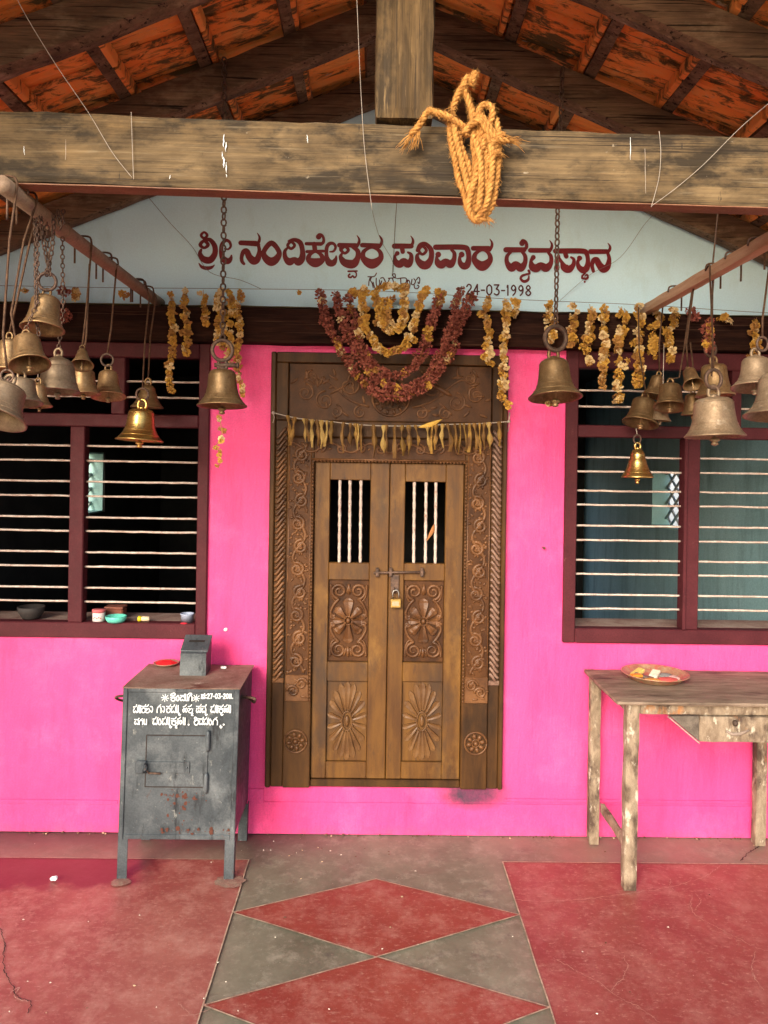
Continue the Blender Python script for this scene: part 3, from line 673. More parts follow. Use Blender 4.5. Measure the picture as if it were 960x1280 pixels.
# daivasthana
st(D_, [(424,238,50),(590,238,48)], [(566,176,36),(580,152,28),(608,170,30),(614,212,32),(590,238,34)], [(470,256,26),(434,300,36),(436,360,46),(476,404,76),(514,372,60),(560,404,76),(598,360,46),(602,300,38),(575,258,30)]); sg_.dot(D_[0]+572/q, D_[1]+178/q, 26/q)
st(D_, [(634,430,24),(642,456,20),(614,464,20),(574,478,24),(560,505,22),(590,530,28),(628,515,26),(636,480,14)])
st(D_, [(650,243,45),(820,243,42)], [(676,308,46),(656,342,30),(668,392,70),(706,408,74),(745,382,60),(795,405,76),(838,360,44),(840,300,36),(815,265,26)]); flag(D_, 828, 152, 98)
st(E_, [(365,212,48),(610,212,48),(652,238,42),(664,305,42),(652,368,58),(620,388,62),(582,362,48),(570,312,30),(592,278,40)], [(455,235,42),(464,262,42)], [(392,262,34),(372,325,30),(384,385,26)], [(398,280,30),(422,315,32),(446,362,70),(490,378,70),(528,342,42),(534,292,30),(508,270,20)])
sg_.dot(E_[0]+586/q, E_[1]+278/q, 24/q); sg_.dot(E_[0]+634/q, E_[1]+497/q, 10/q)
st(E_, [(640,418,12),(614,440,20),(612,465,18),(636,462,16),(638,474,16),(662,458,20),(656,430,16),(636,446,10)])
st(E_, [(688,217,46),(840,217,44)], [(846,230,30),(860,285,38),(844,356,60),(805,376,74),(768,338,62),(744,294,54),(715,300,44),(702,345,36),(714,398,32)]); flag(E_, 848, 140, 84)
sg_.mb.build('sign_lettering', M['letter'], T)
# village name and date below, in thin dark strokes
F_ = (450,335); i2 = Ink(.001)
def s2(*ss):
    for s_ in ss: i2.stroke([(x,y,10) for x,y in s_], F_, q, per=4)
s2([(74,80),(130,78),(152,48)], [(95,84),(84,120),(80,162)], [(108,84),(96,112),(112,140),(122,180)], [(120,130),(135,180)])
s2([(150,95),(150,150),(165,178),(180,150)], [(180,110),(186,160),(200,120)], [(190,95),(215,90),(236,130)])
s2([(262,95),(300,92)], [(272,96),(262,140),(285,170),(310,140),(300,100)], [(300,92),(325,85),(322,55),(300,60),(310,80),(335,95)])
s2([(345,98),(420,92),(428,125),(410,150)], [(375,100),(380,150),(400,165)])
s2([(440,110),(436,160),(452,190),(462,150),(452,115),(440,120)], [(480,105),(476,150),(500,150),(512,120),(498,100)], [(520,110),(540,85),(552,105),(545,145),(535,130)], [(500,160),(505,185),(530,190),(545,170),(530,160)])
DIG = {'0':[[(.5,0),(.15,.2),(.1,.5),(.15,.8),(.5,1),(.85,.8),(.9,.5),(.85,.2),(.5,0)]], '1':[[(.25,.2),(.5,0),(.5,1)]], '2':[[(.12,.22),(.4,0),(.8,.1),(.8,.38),(.4,.7),(.1,1)],[(.1,1),(.92,1)]],
 '3':[[(.12,0),(.85,0)],[(.85,0),(.45,.4)],[(.45,.4),(.85,.55),(.85,.85),(.5,1),(.12,.88)]], '4':[[(.65,1),(.65,0)],[(.65,0),(.08,.68)],[(.08,.68),(.95,.68)]], '5':[[(.85,0),(.22,0)],[(.22,0),(.18,.42)],[(.18,.42),(.6,.38),(.88,.66),(.6,1),(.12,.9)]],
 '7':[[(.1,0),(.9,0)],[(.9,0),(.4,1)]], '8':[[(.5,.46),(.18,.25),(.5,0),(.82,.25),(.5,.46),(.1,.75),(.5,1),(.9,.75),(.5,.46)]], '9':[[(.85,.3),(.5,.55),(.15,.3),(.5,0),(.85,.3),(.75,.75),(.4,1)]],
 '-':[[(.15,.55),(.85,.55)]], ':':[[(.5,.3),(.5,.36)],[(.5,.75),(.5,.8)]], '.':[[(.5,.95),(.5,1)]]}
def digits(ink, txt, x, y, w_, h, gap, th, slope=0):
    for ch in txt:
        ww = w_*(.45 if ch in '.:1' else .7 if ch == '-' else 1)
        for s_ in DIG.get(ch, []): ink.stroke([(x+a*ww, y+b_*h, th) for a, b_ in s_], (0,0), 1, per=3 if len(s_) > 2 else 2)
        x += ww+gap; y += slope*(ww+gap)
    return x
digits(i2, '24-03-1998', 582.5, 355.5, 7.6, 12.6, 1.6, 1.8, .018)
i2.mb.build('date_lettering', M['letter_dark'], T)
# ------------------------------------------------------------------ the carved door
YF = -.035                                             # face of the frame
def DR(x0, y0, x1, y1, Y=YF): return RC(x0, y0, x1, y1, Y)
# all door positions below are read along the row y=710 and the column x=485
def dx(px, Y=YF): return P(px, 710, Y).x
def dz(py, Y=YF): return P(485, py, Y).z
df = MB()
XO0, XO1 = dx(335), dx(632); ZB, ZT = DZ[0]+.010, DZ[1]-.008
XJ0, XJ1 = dx(391), dx(579.5); ZLT = dz(578)
ZS = dz(977)
df.box(XO0, dx(341.5), YF, .12, ZB, ZT, .005); df.box(dx(626.5), XO1, YF, .12, ZB, ZT, .005)          # outer jambs
df.box(dx(341.5), dx(357), YF+.012, .12, ZB, dz(527), .004); df.box(dx(612.5), dx(626.5), YF+.012, .12, ZB, dz(527), .004)   # twist boards
df.box(dx(357), XJ0, YF+.002, .12, ZB, dz(548), .004); df.box(XJ1, dx(612.5), YF+.002, .12, ZB, dz(548), .004)            # vine boards
df.box(XJ0, XJ1, YF+.003, .12, ZLT, dz(548), .004)                                                          # carved head strip
df.box(dx(357), dx(612.5), YF-.004, .12, dz(548)+.001, dz(527), .005)                                            # plain rail
df.box(dx(341.5)+.001, dx(626.5)-.001, YF+.004, .12, dz(455), ZT, .004)                                                   # top rail
df.box(dx(341.5)+.001, dx(357), YF+.003, .12, dz(527), dz(455), .004); df.box(dx(612.5), dx(626.5)-.001, YF+.003, .12, dz(527), dz(455), .004)
df.box(dx(357)+.001, dx(612.5)-.001, YF+.022, .12, dz(527)+.001, dz(455)-.001, .002)                                           # sunk header panel
df.box(XJ0, XJ1, -.02, .12, ZB, ZS, .005)                                                                     # threshold
DF = df.build('door_frame', M['jamb'], T)
bk = MB()
for xa, xb in ((dx(359.5),dx(387.5)),(dx(583.5),dx(611))): bk.box(xa, xb, YF+.0005, YF+.004, dz(876), dz(550), .0005)
bk.box(dx(391)+.0005, dx(579.5)-.0005, YF+.0012, YF+.005, dz(577), dz(550), .0005); bk.box(dx(358), dx(611.5), YF+.0205, YF+.024, dz(526), dz(456), .0005)
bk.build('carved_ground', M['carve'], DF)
NY = Vector((0,-1,0))
def spiral(c, r0, r1, a0, turns, Y, n=26):
    out = []
    for i in range(n+1):
        t = i/n; a = a0+turns*2*PI*t; r = r0+(r1-r0)*t; out.append(Vector((c[0]+r*math.cos(a), Y, c[1]+r*math.sin(a))))
    return out
def relief(mb, pts, r, taper=.6, fl=.75): 
    n = len(pts); r *= 1.35; mb.tube(pts, [r*(1-(1-taper)*i/(n-1)) for i in range(n)], 7, flat=fl*1.25, flatdir=(0,-1,0))
def petal(mb, c, a, L, wd, Y, h=.006, off=0):
    d = Vector((math.cos(a),0,math.sin(a))); e = Vector((-d.z,0,d.x)); mb.blob(Vector((c[0],Y,c[1]))+d*(L*.5+off), d*L*.5, e*wd*.5, NY*h, 8, 5)
def wedge(mb, c, a, i0, L, w0, w1, Y, h=.006, ridge=1.0, cup=.0):
    # a carved petal that widens towards a rounded end
    d = Vector((math.cos(a),0,math.sin(a))); e = Vector((-d.z,0,d.x)); n = 9; vs = []
    for i in range(n+1):
        t = i/n; w_ = w0+(w1-w0)*t
        if t > .72: w_ *= math.sqrt(max(.02, 1-((t-.72)/.285)**2))
        hh = h*(.55+.45*math.sin(PI*min(1,t*1.15+.1)))*(1 if t < .93 else .5)
        p = Vector((c[0],Y,c[1]))+d*(i0+(L-i0)*t)
        vs += [p-e*w_*.5+NY*-.001, p-e*w_*.42+NY*hh*.8, p+NY*hh*(ridge if not cup else (1-cup)), p+e*w_*.42+NY*hh*.8, p+e*w_*.5+NY*-.001]
    mb.add(vs, [[5*i+j,5*i+j+1,5*i+j+6,5*i+j+5] for i in range(n) for j in range(4)]+[[5*n,5*n+1,5*n+2,5*n+3,5*n+4]])
def vine(mb, xc, z0, z1, hw, Y, r=.0042, flip=1):
    n = max(1, round((z1-z0)/(hw*2.25))); h = (z1-z0)/n; stem = []
    for i in range(n*10+1):
        t = i/10; stem.append(Vector((xc+flip*hw*.62*math.cos(PI*t), Y, z0+h*t)))
    relief(mb, stem, r, 1)
    for i in range(n):
        s_ = flip*(1 if i % 2 else -1); zc = z0+h*(i+.5); c = (xc+s_*hw*.18, zc)
        relief(mb, spiral(c, hw*.72, hw*.12, (PI if s_ < 0 else 0)+s_*1.2, s_*1.75, Y), r*1.15, .8)
        mb.blob(Vector((c[0],Y,c[1])), Vector((hw*.2,0,0)), Vector((0,0,hw*.2)), NY*.010, 7, 4)
        for k in range(9):
            mb.blob(Vector((xc+random.uniform(-.95,.95)*hw, Y, zc+random.uniform(-.5,.5)*h)), Vector((hw*.20,0,hw*.07)), Vector((-hw*.06,0,hw*.14)), NY*.006, 6, 4)
        for k in range(7):
            a = random.uniform(-.5,.5)+s_*.5+PI*(0 if s_ < 0 else 1)+k*.55-1.1; petal(mb, (c[0]+hw*.45*math.cos(a)*.6, c[1]+hw*.45*math.sin(a)), a, hw*.5, hw*.24, Y, .006)
        for k in (-1, 1): petal(mb, (xc+flip*s_*hw*.5, zc+k*h*.38), PI/2*k+s_*.7, hw*.5, hw*.22, Y, .0045)
def hvine(mb, x0, x1, zc, hh, Y, r=.004):
    n = max(1, round((x1-x0)/(hh*2.6))); h = (x1-x0)/n
    stem = [Vector((x0+h*i/10, Y, zc+hh*.6*math.cos(PI*i/10))) for i in range(n*10+1)]
    relief(mb, stem, r, 1)
    for i in range(n):
        s_ = 1 if i % 2 else -1; c = (x0+h*(i+.5), zc+s_*hh*.15)
        relief(mb, spiral(c, hh*.7, hh*.1, -PI/2*s_, 1.5*s_, Y), r, .75); mb.blob(Vector((c[0],Y,c[1])), Vector((hh*.17,0,0)), Vector((0,0,hh*.17)), NY*.006, 7, 4)
        for k in (-1, 1): petal(mb, (c[0]+k*h*.35, zc-s_*hh*.35), PI/2-s_*PI*.5+k*.6, hh*.6, hh*.28, Y, .0045)
zv0, zv1 = dz(876), dz(556)
for (xa, xb, fp) in ((dx(361), dx(386), 1), (dx(585), dx(610), -1)):
    cm = MB(); Yv = YF+.001; xc = (xa+xb)/2; hw = (xb-xa)/2
    vine(cm, xc, dz(842), zv1, hw, Yv, .0058, fp)
    for e in (xa-.004, xb+.004): cm.tube([(e, Yv+.001, dz(878)), (e, Yv+.001, zv1)], .0035, 6)
    # leafy block at the foot of the vine
    zc = (dz(845)+dz(878))/2; hh = (dz(845)-dz(878))/2
    cm.box(xa-.008, xb+.008, Yv-.004, Yv+.01, zc-hh, zc+hh, .004)
    relief(cm, spiral((xc+fp*hw*.45, zc+hh*.35), hw*.62, hw*.1, 0, 1.6, Yv-.006), .005, .7); relief(cm, spiral((xc-fp*hw*.4, zc-hh*.2), hw*.6, hw*.1, PI, -1.6, Yv-.006), .005, .7)
    for k in range(9): petal(cm, (xc+random.uniform(-.7,.7)*hw, zc+random.uniform(-.7,.6)*hh), random.uniform(0,6.28), hw*.7, hw*.26, Yv-.005, .005)
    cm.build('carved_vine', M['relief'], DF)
    rm_ = MB(); c = (xc-fp*.002, dz(928)); R0 = .050; Yr = YF-.001
    rm_.tube(spiral(c, R0, R0, 0, 1, Yr, 28), .0045, 6); rm_.blob(Vector((c[0],Yr,c[1])), Vector((.012,0,0)), Vector((0,0,.012)), NY*.012, 10, 6)
    rm_.tube(spiral(c, .017, .017, 0, 1, Yr, 16), .003, 6)
    for k in range(8): petal(rm_, c, 2*PI*k/8+.2, .026, .019, Yr, .008, .018)
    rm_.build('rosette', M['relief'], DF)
    # inner bead
    bd = MB(); xb_ = XJ0-.006 if fp > 0 else XJ1+.006
    z = dz(876)
    while z < ZLT: bd.blob((xb_, YF-.001, z), Vector((.0055,0,0)), Vector((0,0,.0075)), NY*.006, 6, 4); z += .0165
    bd.build('bead_moulding', M['relief'], DF)
for (xa, xb, fp) in ((dx(343), dx(355.5), 1), (dx(614), dx(625.5), -1)):
    tw = MB(); z = dz(848); Yv = YF+.011; st_ = .027
    while z < dz(537):
        pts = []
        for i in range(7):
            t = i/6; s_ = t*t*(3-2*t); pts.append(Vector((xa+(xb-xa)*t, Yv-.004*math.sin(PI*t), z+fp*(s_-.5)*.045)))
        tw.tube(pts, .0072, 6, flat=.8, flatdir=(0,-1,0)); z += st_
    tw.box(xa-.004, xb+.004, Yv-.006, Yv+.008, dz(856), dz(850), .003)
    tw.build('rope_twist_carving', mat('pale_twist_wood', (.12,.062,.042), (.26,.16,.115), 30, rough=(.3,.45), bump=.2) if fp < 0 else M['relief'], DF)  # right-hand twist has a paler wood than the left
hs = MB(); hvine(hs, dx(362), dx(609), dz(560.5), (dz(551)-dz(570))/2, YF+.001, .0042)
hs.tube([(XJ0-.012,YF,ZLT+.010),(XJ1+.012,YF,ZLT+.010)], .0045, 6)
x = XJ0
while x < XJ1: hs.blob((x, YF+.002, ZLT+.002), Vector((.007,0,0)), Vector((0,0,.005)), NY*.006, 6, 4); x += .0155
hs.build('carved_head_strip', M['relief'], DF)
hp = MB(); Yh = YF+.020; xc = dx(485.5); zc = dz(492)
def lp(x, z): return Vector((xc+x, Yh, zc+z))
for s_ in (-1, 1):
    relief(hp, [lp(s_*a, b) for a, b in crom([(.10,-.06),(.19,-.03),(.26,.03),(.33,.07),(.40,.05)], 6)], .004, .6)
    for c, r0, t_ in (((.19,.035),.05,1.7),((.30,-.035),.045,-1.7),((.39,.0),.04,1.6),((.36,.075),.028,-1.5),((.25,-.085),.03,1.4),((.14,-.085),.03,-1.4)):
        relief(hp, spiral((xc+s_*c[0], zc+c[1]), r0, .006, PI/2, s_*t_, Yh), .0038, .7)
    for k in range(22):
        a = random.uniform(0, 6.28); petal(hp, (xc+s_*random.uniform(.12,.43), zc+random.uniform(-.10,.10)), a, random.uniform(.03,.055), .013, Yh, .005)
    hp.blob(lp(s_*.235,.02), Vector((.05,0,-.028*s_*-1*-1)), Vector((.006,0,.010)), NY*.008, 8, 5)
hp.tube(spiral((xc,zc-.015), .085, .085, 0, 1, Yh, 32), .006, 6); hp.tube(spiral((xc,zc-.015), .055, .055, 0, 1, Yh, 28), .004, 6)
for k in range(14): petal(hp, (xc,zc-.015), 2*PI*k/14, .026, .016, Yh, .006, .056)
for k in range(9): petal(hp, (xc,zc-.015), 2*PI*k/9, .04, .016, Yh, .008, .006)
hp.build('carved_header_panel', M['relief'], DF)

# leaves
YL = -.012
def leaf(xa, xb, op, sq, bt, label):
    mb = MB(); z0, z1 = ZS+.003, ZLT-.002
    ox0, ox1, oz0, oz1 = op; sx0, sx1, sz0, sz1 = sq; bx0, bx1, bz0_, bz1_ = bt
    ix0 = min(ox0,sx0,bx0); d = .035
    def rect(a,b,c,e,o=0): mb.box(a,b,YL+o,YL+d,c,e,.003)
    L_, Rr = (ox0+sx0+bx0)/3, (ox1+sx1+bx1)/3
    rect(xa, L_, z0, z1); rect(Rr, xb, z0, z1)
    rect(L_, Rr, oz1, z1, .0015); rect(L_, Rr, sz1, oz0, .0015); rect(L_, Rr, bz1_, sz0, .0015); rect(L_, Rr, z0, bz0_, .0015)
    o = mb.build('door_leaf', M['door'], T); tag(o, label)
    for (c, e) in ((sz0,sz1),(bz0_,bz1_)):
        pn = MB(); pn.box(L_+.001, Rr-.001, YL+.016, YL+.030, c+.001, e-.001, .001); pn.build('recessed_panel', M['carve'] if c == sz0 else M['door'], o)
    # upper carving: flower with scrolls
    cv = MB(); Yc = YL+.015; cx, cz = (L_+Rr)/2, (sz0+sz1)/2; hw, hh = (Rr-L_)/2*.9, (sz1-sz0)/2*.92
    for k in range(8):
        a = 2*PI*k/8; R1 = 1/math.sqrt((math.cos(a)/.066)**2+(math.sin(a)/.098)**2)
        wedge(cv, (cx,cz), a, .014, R1*1.06, .010, R1*.66, Yc, .017, 1.15, .0 if k % 2 else .5)
    cv.tube(spiral((cx,cz), .019, .019, 0, 1, Yc-.006, 18), .0045, 6); cv.blob((cx,Yc-.006,cz), Vector((.010,0,0)), Vector((0,0,.014)), NY*.010, 9, 5)
    for k in range(10): cv.blob((cx+.0195*math.cos(k*.628),Yc-.008,cz+.0195*math.sin(k*.628)), Vector((.0042,0,0)), Vector((0,0,.0042)), NY*.005, 6, 4)
    for sx in (-1, 1):
        for sz in (-1, 1):
            c = (cx+sx*hw*.52, cz+sz*hh*.78)
            relief(cv, spiral(c, hw*.44, hw*.10, -sz*PI/2 if False else (PI/2 if sz < 0 else -PI/2), sx*sz*1.6, Yc), .006, .75, .9)
            relief(cv, [Vector((cx+sx*a*hw, Yc, cz+sz*b_*hh)) for a, b_ in crom([(.52,.58),(.80,.42),(.97,.22),(.86,.10),(.72,.14)], 6)], .006, .7, .9)
            relief(cv, [Vector((cx+sx*a*hw, Yc, cz+sz*b_*hh)) for a, b_ in crom([(.98,.95),(.97,.75),(.88,.58),(.70,.50)], 6)], .005, .6, .9)
            relief(cv, spiral((cx+sx*hw*.86, cz+sz*hh*.10), hw*.14, hw*.04, 0, sx*1.2, Yc), .005, .8)
            petal(cv, (cx+sx*hw*.10, cz+sz*hh*.70), PI/2*sz+sx*.2, hh*.28, .012, Yc, .006)
    relief(cv, [Vector((cx, Yc, cz+t_*hh)) for t_ in (.70,.85,.97)], .006, .8); relief(cv, [Vector((cx, Yc, cz-t_*hh)) for t_ in (.70,.85,.97)], .006, .8)
    cv.build('carved_flower', M['relief'], o)
    # lower carving: long sunburst flower
    cv = MB(); cx, cz = (bx0+bx1)/2, (bz0_+bz1_)/2; rx, rz = (bx1-bx0)/2*.93, (bz1_-bz0_)/2*.94
    n = 18
    for k in range(n):
        a = 2*PI*(k+.5)/n; px_, pz_ = rx*math.cos(a), rz*math.sin(a); L2 = math.hypot(px_, pz_); aa = math.atan2(pz_, px_)
        i0 = .30*L2
        wedge(cv, (cx,cz), aa, i0, L2*1.04, .010, 2*PI*L2/n*(.66 if abs(math.sin(a)) > .6 else .92), Yc, .010, 1.0, .5)
    def oval(r_, kz_, t_): cv.tube([Vector((cx+r_*math.cos(a), Yc-.004, cz+r_*kz_*math.sin(a))) for a in [2*PI*i/26 for i in range(26)]], t_, 6, closed=True)
    oval(.023, 1.9, .004); cv.blob((cx,Yc-.003,cz), Vector((.012,0,0)), Vector((0,0,.028)), NY*.010, 10, 6)
    for k in range(14):
        a = 2*PI*k/14; cv.blob((cx+.029*math.cos(a), Yc-.003, cz+.052*math.sin(a)), Vector((.005,0,0)), Vector((0,0,.006)), NY*.005, 6, 4)
    cv.build('carved_sunburst', mat('worn_sunburst_wood', (.085,.038,.014), (.16,.078,.026), 7, rough=(.35,.5), bump=.2), o)
    return o
sm_ = dx(485.8)
def rr(a,b,c,d): x0,x1,z0,z1 = RC(a,b,c,d,YL); return (x0,x1,z0,z1)
LL = leaf(XJ0+.002, sm_-.0015, rr(411.5,600,463,703.5), rr(410,725,460,827.5), rr(408,852,459,952.5), 'door leaf without a hasp, left of the bolt')
RL = leaf(sm_+.0015, XJ1-.002, rr(506,602.5,557.5,704.5), rr(504,726,554,828.5), rr(502,852.5,553,953), 'door leaf carrying the padlock strap')
for o, xs, z0, z1 in ((LL,(424,436.7,450.3),599,705),(RL,(517,531.7,544),601,706)):
    for px in xs:
        A_, B2 = P(px+1,z0,YL+.018), P(px,z1,YL+.018); n = 26; pts = [A_.lerp(B2, i/n) for i in range(n+1)]
        b_ = MB(); b_.tube(pts, [(.0070)*(1+.16*math.sin(i*1.9)) for i in range(n+1)], 8); b_.build('door_bar', M['bar'], o)
# sliding bolt
bo = MB(); Yb = YL-.014
A_, B2 = P(467,716,Yb), P(531,715,Yb); bo.tube([A_,B2], .0055, 10)
for px in (471.5, 488.5, 527.5):
    c = P(px,715.5,Yb); bo.obox(c+Vector((0,.004,0)), Vector((.008,0,0)), Vector((0,.010,0)), Vector((0,0,.021)), .003); bo.blob(c+Vector((0,-.004,.015)), Vector((.005,0,0)), Vector((0,0,.005)), NY*.004, 7, 4); bo.blob(c+Vector((0,-.004,-.015)), Vector((.005,0,0)), Vector((0,0,.005)), NY*.004, 7, 4)
bo.build('door_bolt', M['iron'], LL)
ha = MB(); a, b, c, d = RC(488.5, 718, 498.5, 741, YL); ha.box(a, b, YL-.012, YL-.006, c, d, .002)
ha.tube([P(493,737,YL-.012),P(493.2,735,YL-.030),P(493.4,739,YL-.030),P(493.4,741,YL-.012)], .003, 6); ha.build('hasp', M['iron'], RL)
pl = thing('padlock', P(494.5,760,YL-.024), 'small brass padlock hanging from the bolt hasp of the carved door', 'padlock')
pb = MB(); a, b, c, d = RC(487.8, 748, 501.2, 759.5, YL-.024); pb.box(a, b, YL-.034, YL-.016, c, d, .003)
pb.m = 1; pb.box(a+.008, b-.010, YL-.0355, YL-.0338, c+.010, d-.012, .0006)
pb.build('lock_body', [M['brass_new'], plain('worn_lock_label', (.72,.32,.20))], pl)
sh = MB(); cx = (a+b)/2; zt_ = d; sh.tube([(cx-.014,YL-.025,zt_-.002),(cx-.014,YL-.025,zt_+.018)]+[(cx+.014*math.cos(t),YL-.025,zt_+.022+.016*math.sin(t)) for t in [PI-i*PI/8 for i in range(9)]]+[(cx+.014,YL-.025,zt_+.018),(cx+.014,YL-.025,zt_-.002)], .0032, 8)
sh.build('shackle', plain('steel_shackle', (.35,.34,.32), .35, .9), pl)
dl = thing('dried_leaf', P(537,703,YL+.03), 'curled dry leaf caught between the bars of the carved door', 'leaf')
lm = MB(); c0, c1 = P(534,676,YL+.004), P(542,655,YL+.004); vs = []; n = 8
for i in range(n+1):
    t = i/n; p = c0.lerp(c1,t)+Vector((.006*math.sin(t*3),0,0)); wv = .011*math.sin(PI*(t*.9+.06)); vs += [p+Vector((-wv,.004,-.003)), p+Vector((0,-.003,0)), p+Vector((wv,.005,.003))]
lm.add(vs, [[3*i+j,3*i+j+1,3*i+j+4,3*i+j+3] for i in range(n) for j in (0,1)], True); lm.build('blade', plain('brown_dry_leaf',(.36,.15,.05),.7), dl)

# ------------------------------------------------------------------ leaf garland across the door
YG = -.085
GP = crom([(341,515.5),(354,519),(380,524),(413,527),(450,531),(490,532.5),(530,532),(560,530.5),(600,529.5),(636,527)], 8)
lg = thing('leaf_garland', P(488,575,YG), 'string of dried mango leaves tied across the carved door head', 'garland')
sm2 = MB(); sm2.tube([P(x,y,YG) for x,y in GP], .0022, 6)
for px in (341.5, 636):
    c = P(px,518,YG+.03)
    sm2.tube([P(px,516 if px < 400 else 527,YG)]+[c+Vector((0,-.02,.006))], .003, 6); sm2.blob(P(px,516 if px < 400 else 527,YG), Vector((.008,0,0)), Vector((0,0,.008)), NY*.008, 7, 5)
    e = P(px,516 if px < 400 else 527,YG); sm2.tube([e, e+Vector((0,.05,-.002))], .002, 5); sm2.tube([e, e+Vector((.004,.01,-.02)), e+Vector((-.002,.01,-.045))], .0016, 5)
sm2.build('string', M['thread'], lg)
def gy(px):
    for (xa,ya),(xb,yb) in zip(GP, GP[1:]):
        if xa <= px <= xb: return ya+(yb-ya)*(px-xa)/(xb-xa)
    return GP[-1][1]
LV = [(88,165,10),(118,170,-12),(150,160,8),(160,150,6),(178,172,2),(200,170,4),(218,180,-3),(238,178,-4),(252,160,6),(298,192,0),(322,182,5),(340,165,8),(352,185,2),(368,188,-3),(413,220,0),(448,205,3),(462,200,-2),(494,216,0),(518,205,2),(545,216,-2),(570,175,6),(612,195,7),(630,200,2),(642,185,0),(668,175,4),(690,190,6),(716,210,4),(735,200,-1),(752,185,4),(772,195,2),(790,180,4),(806,200,5),(826,180,0),(846,190,0),(884,172,0)]
LB1 = mat('brown_dry_leaf_blade', (.095,.045,.012), (.20,.105,.026), 22, (1,1,.5), rough=(.5,.75), bump=.3)
LB2 = mat('straw_dry_leaf_blade', (.28,.17,.045), (.42,.29,.095), 22, (1,1,.5), rough=(.5,.75), bump=.3)
for (cx, cy, sw) in LV:
    px = 330+cx/3; y0 = gy(px)-1; y1 = 500+cy/3; L = (y1-y0)*K(YG)*random.uniform(.95,1.08); top = P(px,y0,YG); n = 12; vs = []; tl_ = random.uniform(.45,.72)
    wd = random.uniform(.014,.026); tw = random.uniform(-1.3,1.3); cur = random.uniform(.004,.014); k_ = random.uniform(.9,1.6)
    for i in range(n+1):
        t = i/n; prof = (.62*math.exp(-((t-.06)/.13)**2) + .20 + .72*math.exp(-((t-tl_)/.19)**2)) * (1 if t < .80 else (1-t)/.20*.96+.04)
        c = top + Vector((sw/3*K(YG)*t*1.2 + .003*math.sin(t*5+cx), -.004-.008*math.sin(PI*t)*k_, -L*t)); w_ = wd*prof*.62; a = tw*t
        dv = Vector((math.cos(a), math.sin(a), 0)); fo = Vector((math.sin(a), -math.cos(a), 0))
        vs += [c-dv*w_-fo*cur, c-dv*w_*.5+fo*.001, c+fo*.004, c+dv*w_*.5+fo*.001, c+dv*w_-fo*cur]
    lf = MB(); lf.add(vs, [[5*i+j,5*i+j+1,5*i+j+6,5*i+j+5] for i in range(n) for j in range(4)], True); lf.build('leaf', random.choice((M['leaf'],M['leaf'],LB1,LB2)), lg)
# one leaf lying along the string
lf = MB(); vs = []; c0, c1 = P(523,534,YG-.008), P(553,524,YG-.012); n = 8
for i in range(n+1):
    t = i/n; c = c0.lerp(c1,t)+Vector((0,0,-.006*math.sin(PI*t))); w_ = .010*math.sin(PI*min(1,t*.92+.05)); vs += [c+Vector((-.3*w_,.004,w_)), c+Vector((0,-.004,0)), c+Vector((.3*w_,.003,-w_))]
lf.add(vs, [[3*i+j,3*i+j+1,3*i+j+4,3*i+j+3] for i in range(n) for j in (0,1)], True); lf.build('leaf', plain('yellow_dry_leaf',(.55,.33,.06),.65), lg)
# ------------------------------------------------------------------ rails the bells hang from
ZR = P(200,379,0).z
RLX = (P(200,378,0).x); RRX = P(803,380,0).x
pr = MB(); pr.tube([(RLX,-.0,ZR),(RLX,-.5,ZR-.002),(RLX,-1.0,ZR-.001),(RLX,-1.50,ZR)], .0235, 16)
for y in (-1.18, -1.10): pr.tube([(RLX+.0245*math.cos(a),y+.004*math.sin(a),ZR+.0245*math.sin(a)) for a in [2*PI*i/18 for i in range(18)]], .004, 5, closed=True)
PIPE = tag(pr.build('bell_rail', M['pipe']), 'dusty round metal pipe carrying bells over the left window', 'rail')
wr = MB(); wr.rough(RRX-.021, RRX+.021, -1.50, -.0, ZR-.022, ZR+.022, (2,30,2), .002, 7, None, .003)
STRIP = tag(wr.build('bell_rail', M['strip']), 'square reddish wooden bar carrying bells over the right window', 'rail')
def hookpath(rx, Y, s=1, tail=.07, rad=.028):
    return [Vector((rx-s*rad, Y, ZR-tail)), Vector((rx-s*rad, Y, ZR+.008)), Vector((rx-s*rad*.8, Y, ZR+.027)), Vector((rx, Y, ZR+.032)), Vector((rx+s*rad*.8, Y, ZR+.027)), Vector((rx+s*rad, Y, ZR+.006))]
def loose_hook(rx, px, par, s=1, tail=.06):
    d = abs(rx)*FPX/abs(px-467); mb = MB(); mb.tube(crom(hookpath(rx, CAM.y+d, s, tail), 4), .0036, 6); mb.build('wire_hook', M['iron'], par)
for px in (20, 128, 170): loose_hook(RLX, px, PIPE, 1, .065)
for px in (842, 915, 944): loose_hook(RRX, px, STRIP, -1, .07)

